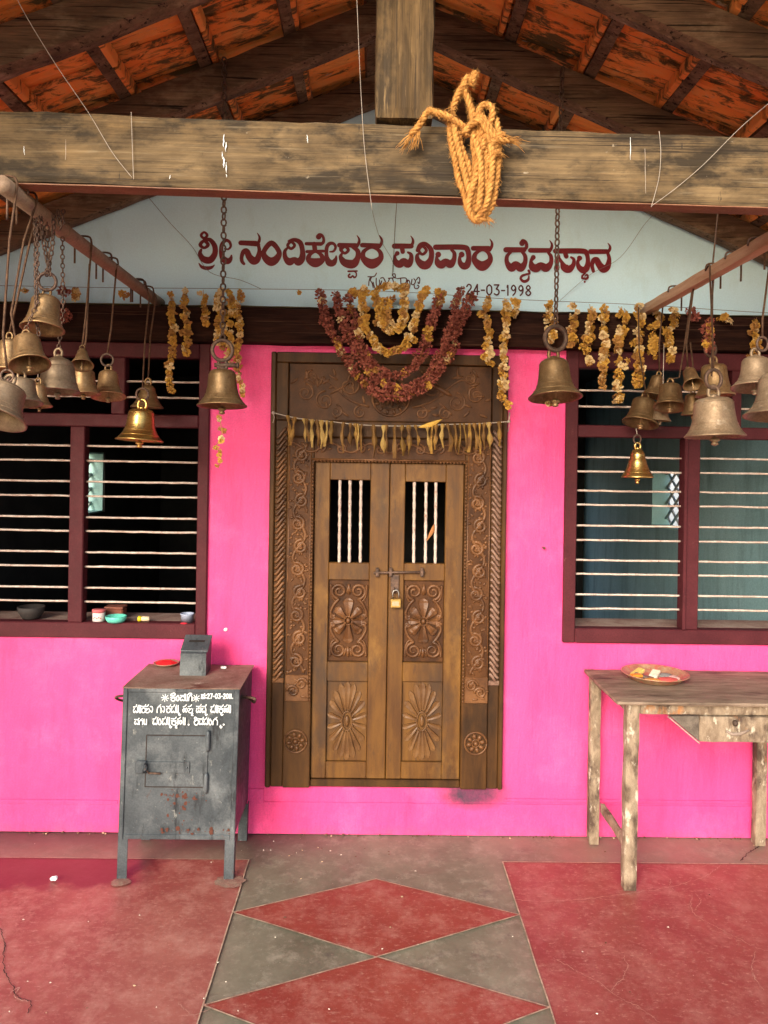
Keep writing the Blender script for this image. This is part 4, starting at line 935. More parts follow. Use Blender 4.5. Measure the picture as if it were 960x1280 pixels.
# ------------------------------------------------------------------ bells
PROF = {'std': [(0,1),(.22,1),(.40,.975),(.50,.93),(.545,.84),(.565,.70),(.59,.52),(.64,.36),(.72,.22),(.83,.11),(.94,.03),(1,0),(1,-.025),(.96,-.035),(.90,.01),(.78,.09),(.66,.20),(.57,.36),(.52,.55),(.48,.85),(.2,.93),(0,.94)],
 'wide': [(0,1),(.25,1),(.50,.97),(.60,.92),(.64,.86),(.655,.72),(.68,.55),(.72,.38),(.79,.22),(.88,.10),(.97,.02),(1,0),(1,-.03),(.95,-.04),(.88,.03),(.76,.15),(.67,.30),(.61,.5),(.57,.82),(.3,.92),(0,.93)],
 'tier': [(0,1),(.16,1),(.30,.96),(.52,.90),(.66,.83),(.71,.74),(.68,.71),(.70,.69),(.735,.66),(.78,.45),(.83,.26),(.86,.24),(.87,.19),(.92,.10),(.99,.02),(1,0),(1,-.03),(.95,-.04),(.86,.06),(.76,.22),(.66,.5),(.5,.75),(.2,.85),(0,.88)],
 'cone': [(0,1),(.18,1),(.30,.96),(.40,.86),(.44,.83),(.45,.78),(.50,.62),(.55,.58),(.57,.50),(.66,.34),(.80,.17),(.95,.04),(1,0),(1,-.03),(.95,-.03),(.84,.07),(.68,.22),(.52,.48),(.38,.75),(.1,.9),(0,.9)]}
def chainmesh(mb, pts, link=.022, r=.0026, wd=.0075):
    # oval links, every second one turned a quarter
    pts = [Vector(p) for p in pts]; L = [0]
    for a, b in zip(pts, pts[1:]): L.append(L[-1]+(b-a).length)
    n = max(2, int(L[-1]/(link*.78)))
    def at(s):
        for i in range(len(pts)-1):
            if s <= L[i+1] or i == len(pts)-2:
                return pts[i].lerp(pts[i+1], (s-L[i])/max(1e-9, L[i+1]-L[i])), (pts[i+1]-pts[i]).normalized()
    for k in range(n):
        c, t = at(L[-1]*(k+.5)/n); e = Vector((1,0,0)) if abs(t.x) < .8 else Vector((0,0,1)); e = (e-t*e.dot(t)).normalized(); e2 = t.cross(e)
        an = (PI/2 if k % 2 else 0)+.5+random.uniform(-.25,.25); s_ = e*math.cos(an)+e2*math.sin(an); hl = link*.5
        mb.tube([c + s_*wd*math.cos(a) + t*(hl-wd*.2)*math.sin(a)*(1.0) for a in [2*PI*i/10 for i in range(10)]], r, 5, closed=True)
NB = 0
def bell(label, top, rim, w_, d, hang, style='old', lean=0.0, prof='std', ring=None, clap=True, lk=.022, name='brass_bell', bolt=False):
    # top and rim: where the crown and the middle of the rim show; w_ the width of the rim; d the distance from the eye
    global NB; NB += 1
    Y = CAM.y + d; a, b = P(*top, Y), P(*rim, Y); R = w_*K(Y)/2; h = (a-b).length
    b = b + Vector((0, -lean*h, 0)); ax = (a-b).normalized(); h = (a-b).length
    e = Vector((1,0,0)); e = (e-ax*e.dot(ax)).normalized(); e2 = ax.cross(e)
    Mx = Matrix((e, e2, ax)).transposed().to_4x4(); Mx.translation = b
    mt = M[{'old':'brass_old','grey':'brass_grey','new':'brass_new'}[style]]
    o = thing(name, b, label, 'bell', 'temple bells')
    bm_ = MB(); pf = [(r*R, z*h) for r, z in PROF[prof]]; bm_.lathe(pf, Mx, 32, False); sx_ = random.uniform(0,50)
    for v in bm_.v: v += noise.noise_vector(v*(2.2/R)+Vector((sx_,0,0)))*R*.012
    for (zr, tr) in ((.86,.012),(.30,.012),(.15,.016)) if prof != 'tier' else ((.19,.014),):
        rr_ = None
        for (r1,z1),(r2,z2) in zip(PROF[prof], PROF[prof][1:]):
            if z1 >= zr >= z2: rr_ = r1+(r2-r1)*(z1-zr)/max(1e-6, z1-z2); break
        if rr_: bm_.tube([Mx @ Vector((rr_*R*math.cos(t), rr_*R*math.sin(t), zr*h)) for t in [2*PI*i/32 for i in range(32)]], tr*R, 5, closed=True)
    bm_.build('bell_body', mt, o)
    # crown loop and clevis
    s_ = MB(); lr = max(.009, .20*R); cz = h+lr*.85
    s_.tube([Mx @ Vector((lr*.9*math.cos(t), 0, cz+lr*1.15*math.sin(t))) for t in [2*PI*i/16 for i in range(16)]], lr*.34, 7, closed=True)
    s_.lathe([(lr*.9,h-.004),(lr*.75,h+lr*.4),(lr*.4,h+lr*.6)], Mx, 10)
    tp = Mx @ Vector((0,0,cz+lr*1.1))
    if bolt:
        q = Mx @ Vector((0,0,h+lr*.9)); s_.tube([q-Vector((R*.32,0,0)), q+Vector((R*.62,0,0))], R*.09, 8); s_.blob(q+Vector((R*.62,0,0)), Vector((R*.06,0,0)), Vector((0,R*.14,0)), Vector((0,0,R*.14)), 6, 4)
    s_.build('crown_loop', mt if style == 'new' else M['iron'] if bolt else mt, o)
    last = tp
    if ring:
        rc, rpx = P(*ring[:2], Y), ring[2]*K(Y); g_ = MB(); g_.tube([rc+Vector((rpx*math.cos(t), .25*rpx*math.cos(t), rpx*1.08*math.sin(t))) for t in [2*PI*i/22 for i in range(22)]], rpx*.21, 8, closed=True)
        if (rc-Vector((0,0,rpx)) - tp).length > rpx*.5: g_.tube([tp-Vector((0,0,.004)), rc-Vector((0,0,rpx))], .004, 6)
        g_.build('ring', M['iron'], o); last = rc+Vector((0,0,rpx*.95))
    if clap:
        c_ = MB(); bl = .26*h; p0 = b+ax*h*.75; p1 = b+Vector((0,0,-.04*h))-ax*.02*h; c_.tube([p0,p1], max(.0035,.045*R), 7)
        Mc = Matrix.Translation(p1+Vector((0,0,-bl*.75))); c_.lathe([(.02*R,bl*.85),(.11*R,bl*.78),(.17*R,bl*.62),(.17*R,bl*.5),(.09*R,bl*.40),(.10*R,bl*.32),(.13*R,bl*.2),(.11*R,bl*.08),(.03*R,0)], Mc, 12)
        c_.build('clapper', mt, o)
    if hang:
        kind, pts = hang; hm = MB(); pts = [last] + [Vector(p) if len(p) == 3 and not isinstance(p, tuple) else p for p in pts]
        pts = [p if isinstance(p, Vector) else (P(p[0], p[1], CAM.y+(p[2] if len(p) > 2 else d))) for p in pts]
        if kind == 'chain': chainmesh(hm, pts, lk, lk*.115, lk*.30); hm.build('chain', M['iron'], o)
        elif kind == 'rod':
            hm.tube(pts, .0034, 7); hm.build('hanging_rod', M['rustrod'], o)
        else: hm.tube(pts, .0018, 6); hm.build('thread', M['thread'], o)
    return o
def up(rx, d, s=1): return list(reversed([Vector(p) for p in crom(hookpath(rx, CAM.y+d, s, .06), 3)]))
V = Vector
# the two big bells on long chains
bell('large dull brass bell on a long chain before the pink wall, beside the left window', (278,462), (278,507), 62, 2.85, ('chain', [(280,245),(280.5,72,2.88)]), 'old', .06, 'std', (278,438,12), True, .030, bolt=True)
bell('large brown brass bell on a long chain beside the right window frame', (692,449), (692.5,497), 67, 2.85, ('chain', [(697,262),(703,84,2.88)]), 'old', .16, 'std', (694.5,423,14), True, .030)
# left rail
bell('topmost bell of the left bunch, dull brass, tied to the rail by bunched chains', (58,371), (57,412), 52, 2.29, ('chain', [(60,320),(58,268)]), 'old', .22, 'wide', (59,352,10), False, .020)
bell('tilted dusty bell below the topmost one in the left bunch', (33,421), (43,457), 49, 2.20, ('chain', [(46,380),(47,300),(45,273)]), 'old', .35, 'wide', None, True, .017)
bell('stepped two-tier pale brass bell in the middle of the left bunch', (73,446), (74,489), 52, 2.42, ('chain', [(79,390),(78,310),(79,262)]), 'grey', .10, 'tier', None, True, .018)
bell('big grey bell showing its inside, cut off by the left picture edge', (9,482), (2,523), 76, 2.06, ('rod', [(4,418),(12,300)]+up(RLX,2.06)), 'grey', .42, 'wide', (9,470,7), True)
bell('grey bell half hidden right behind the big one at the left edge', (27,474), (29,504), 50, 2.20, ('rod', [(14,392),(30,300)]+up(RLX,2.18)), 'grey', .15, 'wide', None, True)
bell('small rust-brown bell low in the left bunch beside the grey one', (48,480), (50,508), 31, 2.33, ('thread', [(46,430)]), 'old', .06, 'std', None, True)
bell('dark bell deep in the left bunch, level with its neighbour\'s crown', (12,424), (13,462), 42, 2.28, ('rod', [(22,372),(38,300),(50,258)]), 'old', .05, 'std', None, False)
bell('little bell turned mouth forward in the left bunch, hung on a wire hook', (103,437), (106.5,458), 28, 2.62, ('rod', [(107,398),(111,350)]+up(RLX,2.60)), 'old', .50, 'cone', None, True)
bell('dull bell tucked behind the little one with its mouth forward', (104,462), (105,492), 42, 2.70, ('rod', [(108,420),(112,330)]), 'old', .05, 'wide', None, True)
bell('reddish brass bell with an iron clevis over the window transom', (135.5,464), (138,496), 42, 2.87, ('rod', [(139,410),(146,330)]+up(RLX,2.87)), 'old', .22, 'std', (134,450,7), True)
bell('bright polished brass bell, the lowest over the left window', (177.5,511), (175,550), 58, 3.22, ('rod', [(181,430),(187,370)]+up(RLX,3.22)), 'new', .05, 'std', (178,493,7), True)
bell('dull brown bell close behind the bright polished one', (185,481), (184,509), 40, 3.36, ('rod', [(188,420),(195,372)]+up(RLX,3.33)), 'old', .0, 'cone', None, False)
# right rail
bell('big pale brass bell hanging lowest of the cluster before the right window', (892,497), (892.5,545), 73, 2.76, ('rod', [(890,400),(887,330)]+up(RRX,2.79,-1)), 'grey', .05, 'wide', (892,474,11), True)
bell('ochre bell directly behind the big pale one', (892,455), (893,494), 48, 2.93, ('rod', [(889,390),(893,335)]), 'old', .05, 'wide', (888,437,8), False)
bell('pale grey bell near the right picture edge, the upper one of two', (944,447), (941,485), 58, 2.47, ('rod', [(953,400),(962,330),(970,285)]), 'grey', .16, 'std', (953,430,8), True)
bell('large pale bell cut off by the right picture edge, the lower of two', (972,468), (968,520), 80, 2.33, ('rod', [(974,420),(980,350),(984,270)]), 'grey', .12, 'std', (972,440,10), True)
bell('brown bell tilted to the left in the right cluster, under a string of marigolds', (806,499), (798,529), 45, 3.36, ('rod', [(799,440),(798,384)]), 'old', .22, 'wide', None, True)
bell('small shiny yellow brass bell hanging alone, lowest before the right window', (797,561), (796.5,596), 39, 3.36, ('thread', [(795,535)]), 'new', .02, 'cone', (796.5,549,5), True)
bell('tilted brown bell in the middle of the right cluster', (838,481), (834,509), 41, 3.20, ('rod', [(849,472),(856,430),(866,356)]), 'old', .30, 'wide', None, True)
bell('little dark bell turned mouth forward in the right cluster', (861,463), (860.5,482), 25, 2.96, ('rod', [(858,430),(868,352)]), 'old', .75, 'wide', None, True)
bell('small brown bell just below the little dark one', (866,492), (866,518), 29, 3.08, ('rod', [(866,455),(863,428)]), 'old', .0, 'wide', None, True)
bell('bell leaning hard right, behind the tilted ones and the marigold strings', (823,470), (816,495), 30, 3.37, ('rod', [(824,430),(829,378)]), 'old', .1, 'std', None, False)
bell('small bell low behind the middle tilted one of the right cluster', (828,500), (825,525), 27, 3.30, ('thread', [(829,470),(830,430)]), 'grey', .0, 'std', None, True)
sw = MB(); sw.tube([P(891,470,CAM.y+2.76)+V((0,.01,0)), P(891,330,CAM.y+2.85), P(897,268,CAM.y+2.86), P(897,190,CAM.y+2.87)], .0034, 6)
tag(sw.build('hanging_wire', M['iron']), 'straight dark wire hanging down past the wooden bar', 'wire')
# loose chain loops tied round the pipe
for k, (pts, lab) in enumerate(((([(50,262),(54,300),(60,330),(63,345)]), 'slack rusty chain looped to the topmost bell of the left bunch'), ([(67,268),(66,300),(62,328),(58,345)], 'second slack chain running from the pipe to the topmost bell'), ([(44,270),(45,320),(45,365),(46,400),(49,420)], 'long rusty chain hanging in front of the topmost bell'), ([(72,262),(76,285),(79,268)], 'short chain loop knotted under the pipe'))):
    cm = MB(); chainmesh(cm, [P(x, y, CAM.y+2.235) for x, y in crom(pts, 4)], .019, .0024, .0058)
    tag(cm.build('rusty_chain', M['iron']), lab, 'chain', 'loose chains on the pipe')

# ------------------------------------------------------------------ flower garlands
def flower(mb, c, r, mi, up=None):
    # a crumpled little bloom: several rings of short cupped petals round a ball
    nrm = Vector((random.uniform(-.9,.9), -random.uniform(.15,1), random.uniform(-.9,.6))).normalized()
    e = nrm.cross(Vector((.3,.2,1))).normalized(); e2 = nrm.cross(e)
    mb.m = mi if mi else random.choices((0,3,4), (.52,.24,.24))[0]
    for (n, L, tilt, w_) in ((7, r, -.25, .75), (7, r*.92, .35, .70), (5, r*.72, .95, .75)):
        a0 = random.uniform(0,6.28)
        for k in range(n):
            a = a0+2*PI*k/n+random.uniform(-.3,.3); d = e*math.cos(a)+e2*math.sin(a); t = tilt+random.uniform(-.35,.35); LL = L*random.uniform(.7,1.1)
            dd = d*math.cos(t)+nrm*math.sin(t); sd_ = nrm.cross(d); q = c+dd*LL*.25; w2 = LL*w_*.5; lift = nrm*LL*random.uniform(.05,.25)
            mb.add([q-sd_*w2*.4, q+sd_*w2*.4, q+dd*LL*.55+sd_*w2+lift, q+dd*LL*.78+sd_*w2*.4, q+dd*LL*.78-sd_*w2*.4, q+dd*LL*.55-sd_*w2+lift], [[0,1,2,5],[5,2,3,4]], False)
def tuftball(mb, c, r, mi):          # dense dried red bloom
    mb.m = mi
    for k in range(22):
        d = Vector((random.gauss(0,1), random.gauss(0,1), random.gauss(0,1))).normalized(); s_ = d.orthogonal().normalized(); s_ = (Matrix.Rotation(random.uniform(0,6.28),3,d) @ s_); u_ = d.cross(s_); q = c+d*r*.35
        w_ = r*.36; mb.add([q-s_*w_*.5, q+u_*w_*.6+d*r*.35, q+d*r*.62+s_*w_*.3, q-u_*w_*.6+d*r*.35], [[0,1,2,3]], False)
def garland(label, pts, Y, r=4.6, step=4.2, red=False, mixin=.0, jit=1.5, gap=.06, lab_group='dried flower garlands', rand=None):
    r *= 1.22 if red else 1.08; step *= .74
    pp = crom(pts, 10); mb = MB(); acc = 0; k = K(Y); prev = pp[0]
    mb.m = 2; mb.tube([P(x,y,Y) for x,y in pp[::3]]+[P(*pp[-1],Y)], .0012, 4)
    for p in pp:
        acc += math.hypot(p[0]-prev[0], p[1]-prev[1]); prev = p
        while acc > step:
            acc -= step*random.uniform(.75,1.3)
            if random.random() < gap: continue
            c = P(p[0]+random.gauss(0,jit), p[1]+random.gauss(0,.8), Y)+V((0,random.gauss(0,jit)*k,0))
            if red and random.random() > mixin: tuftball(mb, c, r*1.25*k*random.uniform(.8,1.15), 1)
            else: flower(mb, c, r*k*random.uniform(.75,1.2), 0)
    return tag(mb.build('flower_garland', [M['flower'], M['redflower'], M['flower_brown'], M['flower_pale'], M['flower_brown']]), label, 'garland', lab_group)
YGA = -.105
garland('leftmost strand of dried marigolds beside the left pipe, the longest there', [(214,364),(215,390),(216,420),(214,445),(211,468),(213,488)], YGA, 5)
garland('second marigold strand from the pipe end, ending at the lintel foot', [(232,362),(231,385),(234,405),(233,425),(232,442)], YGA, 5)
garland('short marigold strand left of the long bell chain', [(254,362),(255,380),(257,395),(257,405)], YGA, 5)
garland('thick marigold strand hanging behind the long bell chain', [(279,362),(272,380),(276,400),(273,420),(277,432)], YGA, 5.2, 3.2, jit=2.5)
garland('marigold strand just right of the long bell chain', [(284,362),(290,380),(285,400),(289,422),(287,452)], YGA, 4.8, 3.6, jit=2.2)
garland('long thin marigold strand reaching down past the left chain bell', [(301,362),(297,385),(299,410),(298,432),(297,460),(301,480),(303,495)], YGA, 4.6)
garland('loose marigold bits dangling under the left chain bell', [(271,518),(276,530),(277,548),(271,556),(275,568),(273,585)], CAM.y+2.88, 4, 5, gap=.25)
for lab, pts, red in (('small marigold tuft on the wall thread left of the bell chains', [(28,362),(34,364)], False), ('orange flower tuft on the wall thread right of the bell chains', [(89,362),(95,366),(97,374)], False), ('dark red flower tuft caught low on a bell chain', [(80,388),(82,399)], True), ('lone yellow tuft on the thread above the pipe middle', [(150,364),(155,368),(158,372)], False), ('dark flower tuft on the thread behind the chains', [(76,362),(82,366)], True)):
    garland(lab, pts, YGA if not (not red and pts[0][0] == 0) else YGA, 5, 3, red, 0, 2, 0)
garland('tiny single marigold on the thread left of the swags', [(371,364),(373,367)], YGA, 3.5, 2, gap=0)
bx, by, bs = 380, 340, 3.4286
def cc(*p): return [(bx+x/bs, by+y/bs) for x, y in p]
YS = -.115
garland('outermost dark red flower swag over the carved door', cc((65,75),(90,180),(130,280),(190,390),(265,480),(350,532),(450,525),(545,465),(620,360),(650,270),(690,180),(722,95)), YS, 4.8, 3.4, True, .12, 1.8, .03)
garland('second dark red flower swag, just inside the outermost', cc((130,80),(165,200),(215,320),(280,420),(370,492),(450,495),(535,440),(600,320),(640,190),(672,75)), YS-.012, 4.8, 3.4, True, .08, 1.8, .03)
garland('innermost dark red flower swag, around the yellow one', cc((188,80),(210,190),(240,300),(290,390),(360,440),(430,435),(500,360),(535,250),(565,160),(578,85)), YS-.02, 4.8, 3.4, True, .15, 1.8, .03)
garland('pale yellow flower swag inside the red ones', cc((235,75),(250,160),(270,250),(320,320),(380,345),(440,305),(475,215),(500,120),(530,75)), YS-.03, 5.4, 4, False, 0, 1.8, .05)
garland('dense yellow flower loop in the middle of the swags', cc((305,70),(370,60),(435,70),(430,150),(425,215),(375,250),(325,215),(318,140),(308,80)), YS-.03, 5.6, 3.4, False, 0, 2, .02)
garland('short yellow cluster inside the dense flower loop', cc((370,100),(365,150),(345,190),(385,225)), YS-.036, 5.4, 3.6, False, 0, 3, .02)
garland('orange tuft at the right top of the red swags', cc((560,75),(585,95),(575,140)), YS-.03, 5, 3, False, 0, 2.5, 0)
garland('yellow flower bunch at the left top of the swags', cc((205,75),(240,90),(265,65)), YS-.034, 5, 3, False, 0, 2.5, 0)
garland('pale marigold strand right of the swags, the shorter of two', cc((790,100),(775,160),(790,240),(785,310),(793,395)), YGA, 5, 3.8, jit=2)
garland('long golden marigold strand at the right edge of the door frame', cc((860,110),(870,200),(860,290),(858,390),(855,470),(850,520),(870,570)), YGA, 5.2, 3.8, jit=1.8)
garland('golden tuft on the thread beside the date', cc((895,115),(908,140),(905,190)), YGA, 4.6, 3.6, jit=2)
for lab, pts in (('marigold strand hanging behind the right long chain', [(690,374),(686,392),(690,410),(685,428)]), ('short marigold strand first after the right long chain', [(718,377),(719,395),(715,412),(717,432)]), ('marigold strand second after the right long chain, medium long', [(737,380),(739,400),(734,425),(736,454)]),
    ('marigold strand third after the right long chain, with a long thin tail', [(756,383),(752,405),(757,430),(752,455),(755,482)]), ('longest marigold strand over the right window', [(777,383),(779,405),(773,430),(777,455),(772,480),(775,504)]), ('marigold strand at the end of the wooden bar', [(797,380),(800,405),(796,430),(799,455),(797,483)]),
    ('thick marigold strand just right of the wooden bar end', [(820,383),(822,400),(815,420),(817,447)]), ('last short marigold strand before the bell wires', [(840,383),(844,400),(835,418),(839,436),(837,453)]), ('marigold strand by the right picture edge', [(946,397),(941,415),(946,430),(940,446)])):
    garland(lab, pts, YGA, 5.2, 3.7, jit=2.2)
garland('single marigold bits under the right chain bell', [(683,503),(688,507),(694,505)], CAM.y+2.88, 3.6, 4, gap=0)
garland('dark red tuft on the thread behind the bell rods', [(866,385),(868,398)], YGA, 5, 3, True, 0, 1.5, 0)
garland('golden tuft on the thread right of the bell wires', [(899,396),(907,397),(910,402)], YGA, 5, 3, jit=2, gap=0)
garland('pale yellow and red flowers tied on the wires of the big pale bell', [(885,398),(888,412),(885,424),(889,436)], CAM.y+2.80, 4.6, 3, True, .35, 2, 0)

# ------------------------------------------------------------------ coir rope coiled over the tie beam
YRO = YT-.022
def ropemesh(mb, pts, r, fuzz=1.0):
    c = [Vector(p) for p in pts]; L = 0; N = len(c); ph = random.uniform(0,6.28)
    plies = [[] for _ in range(3)]
    for i in range(N):
        t = (c[min(i+1,N-1)]-c[max(i-1,0)]).normalized(); e = t.orthogonal() if i == 0 else (e0 - t*e0.dot(t)); e.normalize(); e0 = e; e2 = t.cross(e)
        if i: L += (c[i]-c[i-1]).length
        for k in range(3):
            a = ph+L/(r*5.2)*2*PI+k*2.094; plies[k].append(c[i]+(e*math.cos(a)+e2*math.sin(a))*r*.52)
        if random.random() < .9*fuzz:
            for _ in range(3):
                d = (e*random.gauss(0,1)+e2*random.gauss(0,1)).normalized(); p = c[i]+d*r*.9; q = p+d*random.uniform(.003,.010)+t*random.gauss(0,.008)+V((0,0,-.002)); mb.tube([p,(p+q)/2+V((0,0,.001)),q], [.00055,.0004,.0002], 3, caps=False)
    for pl_ in plies: mb.tube(pl_, r*.60, 6)
def ropath(cr, dy=0, per=14, bulge=0):
    pp = crom(cr, per); n = len(pp); return [P(500+x/6.4, 90+y/6.4, YRO-dy-bulge*math.sin(PI*i/(n-1))) for i, (x, y) in enumerate(pp)]
rp = MB(); rr0 = .0082
for cr, dy, bl in (([(430,400),(455,560),(505,760),(545,930),(575,1060),(600,1170)],.014,.006), ([(700,520),(735,640),(735,800),(715,960),(680,1080),(610,1180)],.028,.006), ([(610,560),(640,700),(650,860),(640,1000),(615,1120)],.030,.006), ([(400,380),(402,480),(412,580),(440,700),(468,860),(515,980),(540,1110)],0,.004), ([(455,400),(470,520),(500,640),(545,740),(560,860),(558,1000),(548,1115)],.004,.004), ([(575,300),(582,420),(585,560),(602,700),(596,830),(575,960),(545,1095)],.010,.006),
    ([(640,330),(655,470),(640,620),(615,780),(600,900),(590,1010),(580,1120)],.016,.006), ([(620,620),(628,460),(625,340),(655,275),(700,262),(738,300),(735,370),(700,450),(690,560),(680,700),(650,860),(625,1010),(615,1160)],.012,.008),
    ([(660,360),(720,450),(775,540),(740,640),(690,760),(690,900),(705,1010),(680,1120),(618,1190)],.022,.004), ([(770,380),(785,480),(788,600),(785,730),(770,880),(748,1020),(700,1130),(610,1195)],.010,.006), ([(700,470),(660,600),(620,720),(600,860),(560,1000),(550,1110),(600,1185),(680,1170)],.024,.005),
    ([(540,520),(510,440),(430,385),(360,345),(290,325),(235,310),(195,360),(150,430),(85,505)],.020,.004), ([(585,420),(570,310),(545,220),(510,140),(525,60),(555,50),(575,90),(590,40),(600,0)],.0,0), ([(520,90),(480,150),(450,210),(425,290)],.004,0),
    ([(510,500),(560,430),(640,390),(700,470),(760,530),(800,545),(870,545)],.030,.004), ([(760,510),(730,600),(760,650),(795,640)],.032,.002), ([(690,520),(740,560),(800,500),(830,520)],.034,.0)):
    ropemesh(rp, ropath(cr, dy, 14, bl), rr0)
for (cx, cy, dx_, dz_) in ((85,505,-.02,-.035),(150,480,-.01,-.04),(870,545,.03,-.002),(425,290,-.006,-.02),(700,1170,.01,-.01),(790,640,.004,-.02)):
    for k in range(26):
        p = P(500+cx/6.4+random.uniform(-2,2), 90+cy/6.4+random.uniform(-2,2), YRO-.02); q = p+V((dx_+random.gauss(0,.010), random.gauss(0,.006), dz_+random.gauss(0,.008))); rp.tube([p,(p+q)/2+V((random.gauss(0,.003),0,random.gauss(0,.003))),q], [.0012,.0009,.0003], 3, caps=False)
tag(rp.build('coir_rope', M['coir']), 'golden coir rope coiled and knotted over the weathered tie beam', 'rope')

# ------------------------------------------------------------------ threads
def thread(label, pts, r=.0009, m_='thread', name='thread'):
    mb = MB(); mb.tube([P(x,y,Y) for x,y,Y in crom(pts, 6)], r, 5); tag(mb.build(name, M[m_]), label, 'thread', 'loose threads and strings')
yb = YT-.009
thread('white thread slanting over the left of the tie beam', [(18,-30,yb-.25),(22,0,yb-.2),(66,75,yb-.08),(110,140,yb),(140,190,yb),(165,222,yb)])
thread('short white thread stuck upright on the tie beam, left part', [(164,140,yb),(165,170,yb),(166,200,yb),(167,224,yb)])
thread('long thread dangling from above past the king post', [(443,-40,yb-.1),(446,0,yb-.09),(449,70,yb-.05),(452,130,yb-.01),(456,190,yb-.005),(465,262,yb-.004)])
thread('white thread slanting up over the right of the tie beam', [(985,110,yb-.12),(960,130,yb-.08),(925,160,yb-.02),(880,205,yb),(845,235,yb),(815,257,yb)])
thread('curved white thread hanging on the right of the tie beam', [(824,164,yb),(826,190,yb),(824,220,yb),(818,245,yb),(814,259,yb-.002)])
thread('grey string drooping across the pale blue wall, left', [(180,240,-.02),(212,278,-.02),(240,308,-.02),(262,340,-.02),(300,350,-.03),(326,361,-.06)], .0012, 'darkthread')
thread('dark string hanging down the pale blue wall behind the sign', [(497,240,-.012),(494,280,-.012),(492,320,-.012),(490,345,-.012)], .0014, 'darkthread')
thread('wavy thin string beside the dark one on the pale blue wall', [(461,240,-.012),(468,275,-.012),(476,300,-.012),(490,325,-.012),(492,340,-.012)], .0009, 'darkthread')
thread('thin string slanting over the pale blue wall, right', [(824,262,-.02),(806,280,-.02),(775,322,-.02),(735,345,-.02),(690,385,-.03)], .0009, 'darkthread')
thread('long thin line stretched along the wall that the garlands hang from', [(-160,353,YGA),(100,359,YGA),(300,361,YGA),(480,364,YGA),(640,374,YGA),(800,381,YGA),(960,391,YGA),(1150,398,YGA)], .0013, 'darkthread')
# ------------------------------------------------------------------ steel donation box
YD0, YD1 = CAM.y+3.125, CAM.y+3.49
tl, tr_, bl, br = P(153.5,858,YD0), P(300,861,YD0), P(145.5,1103,YD0), P(291.5,1103,YD0)
bx0, bx1 = (bl.x+.0), br.x; zt = (tl.z+tr_.z)/2; zb = P(219,1050,YD0).z
lean = ((tl.x-bl.x)+(tr_.x-br.x))/2/zt
DB = thing('donation_box', ((bx0+bx1)/2, (YD0+YD1)/2, 0), 'grey steel donation box on four legs with white hand lettering', 'donation box')
class LMB(MB):                                   # everything on the box shares its slight lean
    def build(s, *a, **k):
        for v in s.v: v.x += v.z*lean
        return MB.build(s, *a, **k)
def q_(px, py, Y=YD0): p = P(px, py, Y); return V((p.x-p.z*lean, p.y, p.z))
b_ = LMB(); b_.box(bx0+.006, bx1-.006, YD0+.006, YD1, zb+.004, zt-.006, .004)
for x in (bx0, bx1-.020): b_.box(x, x+.020, YD0, YD0+.012, zb, zt-.004, .003)
b_.box(bx0+.020, bx1-.020, YD0+.0012, YD0+.012, zt-.022, zt-.004, .003); b_.box(bx0+.020, bx1-.020, YD0+.0012, YD0+.012, zb, zb+.020, .003)
b_.build('body', M['box'], DB)
tpm = LMB(); tpm.rough(bx0-.004, bx1+.004, YD0-.004, YD1+.003, zt-.006, zt, (12,10,1), .0012, 8, None, .002); tpm.build('top_plate', M['boxtop'], DB)
for (x, y) in ((bx0,YD0),(bx1-.040,YD0),(bx0,YD1-.036),(bx1-.040,YD1-.036)):
    l_ = LMB(); l_.box(x, x+.040, y+.001, y+.005, 0, zb+.002, .0015); xx = x if x < bx0+.01 else x+.036; l_.box(xx, xx+.004, y+.0052, y+.036, 0, zb+.002, .0015); l_.build('leg', M['box'], DB)
bx_, by_, sc_ = 130, 780, 3.767
def bp(cx, cy, Y=YD0): return q_(bx_+cx/sc_, by_+cy/sc_, Y)
def brc(x0,y0,x1,y1): a = bp(x0,(y0+y1)/2); c = bp(x1,(y0+y1)/2); e = bp((x0+x1)/2,y0); f = bp((x0+x1)/2,y1); return a.x, c.x, f.z, e.z
dm = LMB(); x0,x1,z0,z1 = brc(198,529,488,768); dm.box(x0, x1, YD0+.0015, YD0+.010, z0, z1, .002); DOR = dm.build('hatch', M['box'], DB)
gm = LMB(); gm.box(x0-.004, x0-.0008, YD0+.0035, YD0+.009, z0-.003, z1+.003, 0); gm.box(x0-.0008, x1, YD0+.0035, YD0+.009, z1+.0008, z1+.0035, 0); gm.box(x0-.0008, x1, YD0+.0035, YD0+.009, z0-.0035, z0-.0008, 0); gm.build('hatch_gap', plain('rusty_gap', (.035,.022,.018), .8), DB)
hm = LMB(); a0,a1,c0,c1 = brc(203,648,404,700); hm.box(a0, a1, YD0-.004, YD0+.0012, c0, c1, .0015); hm.blob(V((a1-.010,YD0-.004,(c0+c1)/2)), V((.004,0,0)), V((0,0,.004)), NY*.004, 7, 4); hm.build('hasp_strap', M['box'], DOR)
hm = LMB(); a0,a1,c0,c1 = brc(150,642,203,700); hm.box(a0, a1, YD0-.012, YD0+.004, c0, c1, .004); r_c = bp(196,672,YD0-.012)
hm.tube([r_c+V((.004*math.cos(t),-.014+.014*math.cos(t),.017*math.sin(t))) for t in [2*PI*i/14 for i in range(14)]], .0032, 6, closed=True); hm.build('latch', M['box'], DB)
hm = LMB(); hm.tube([bp(208,702,YD0-.010), bp(266,704,YD0-.010)], .0042, 7); hm.tube([bp(192,680,YD0-.012), bp(212,702,YD0-.012)], .003, 6); hm.build('latch_pin', M['iron'], DB)
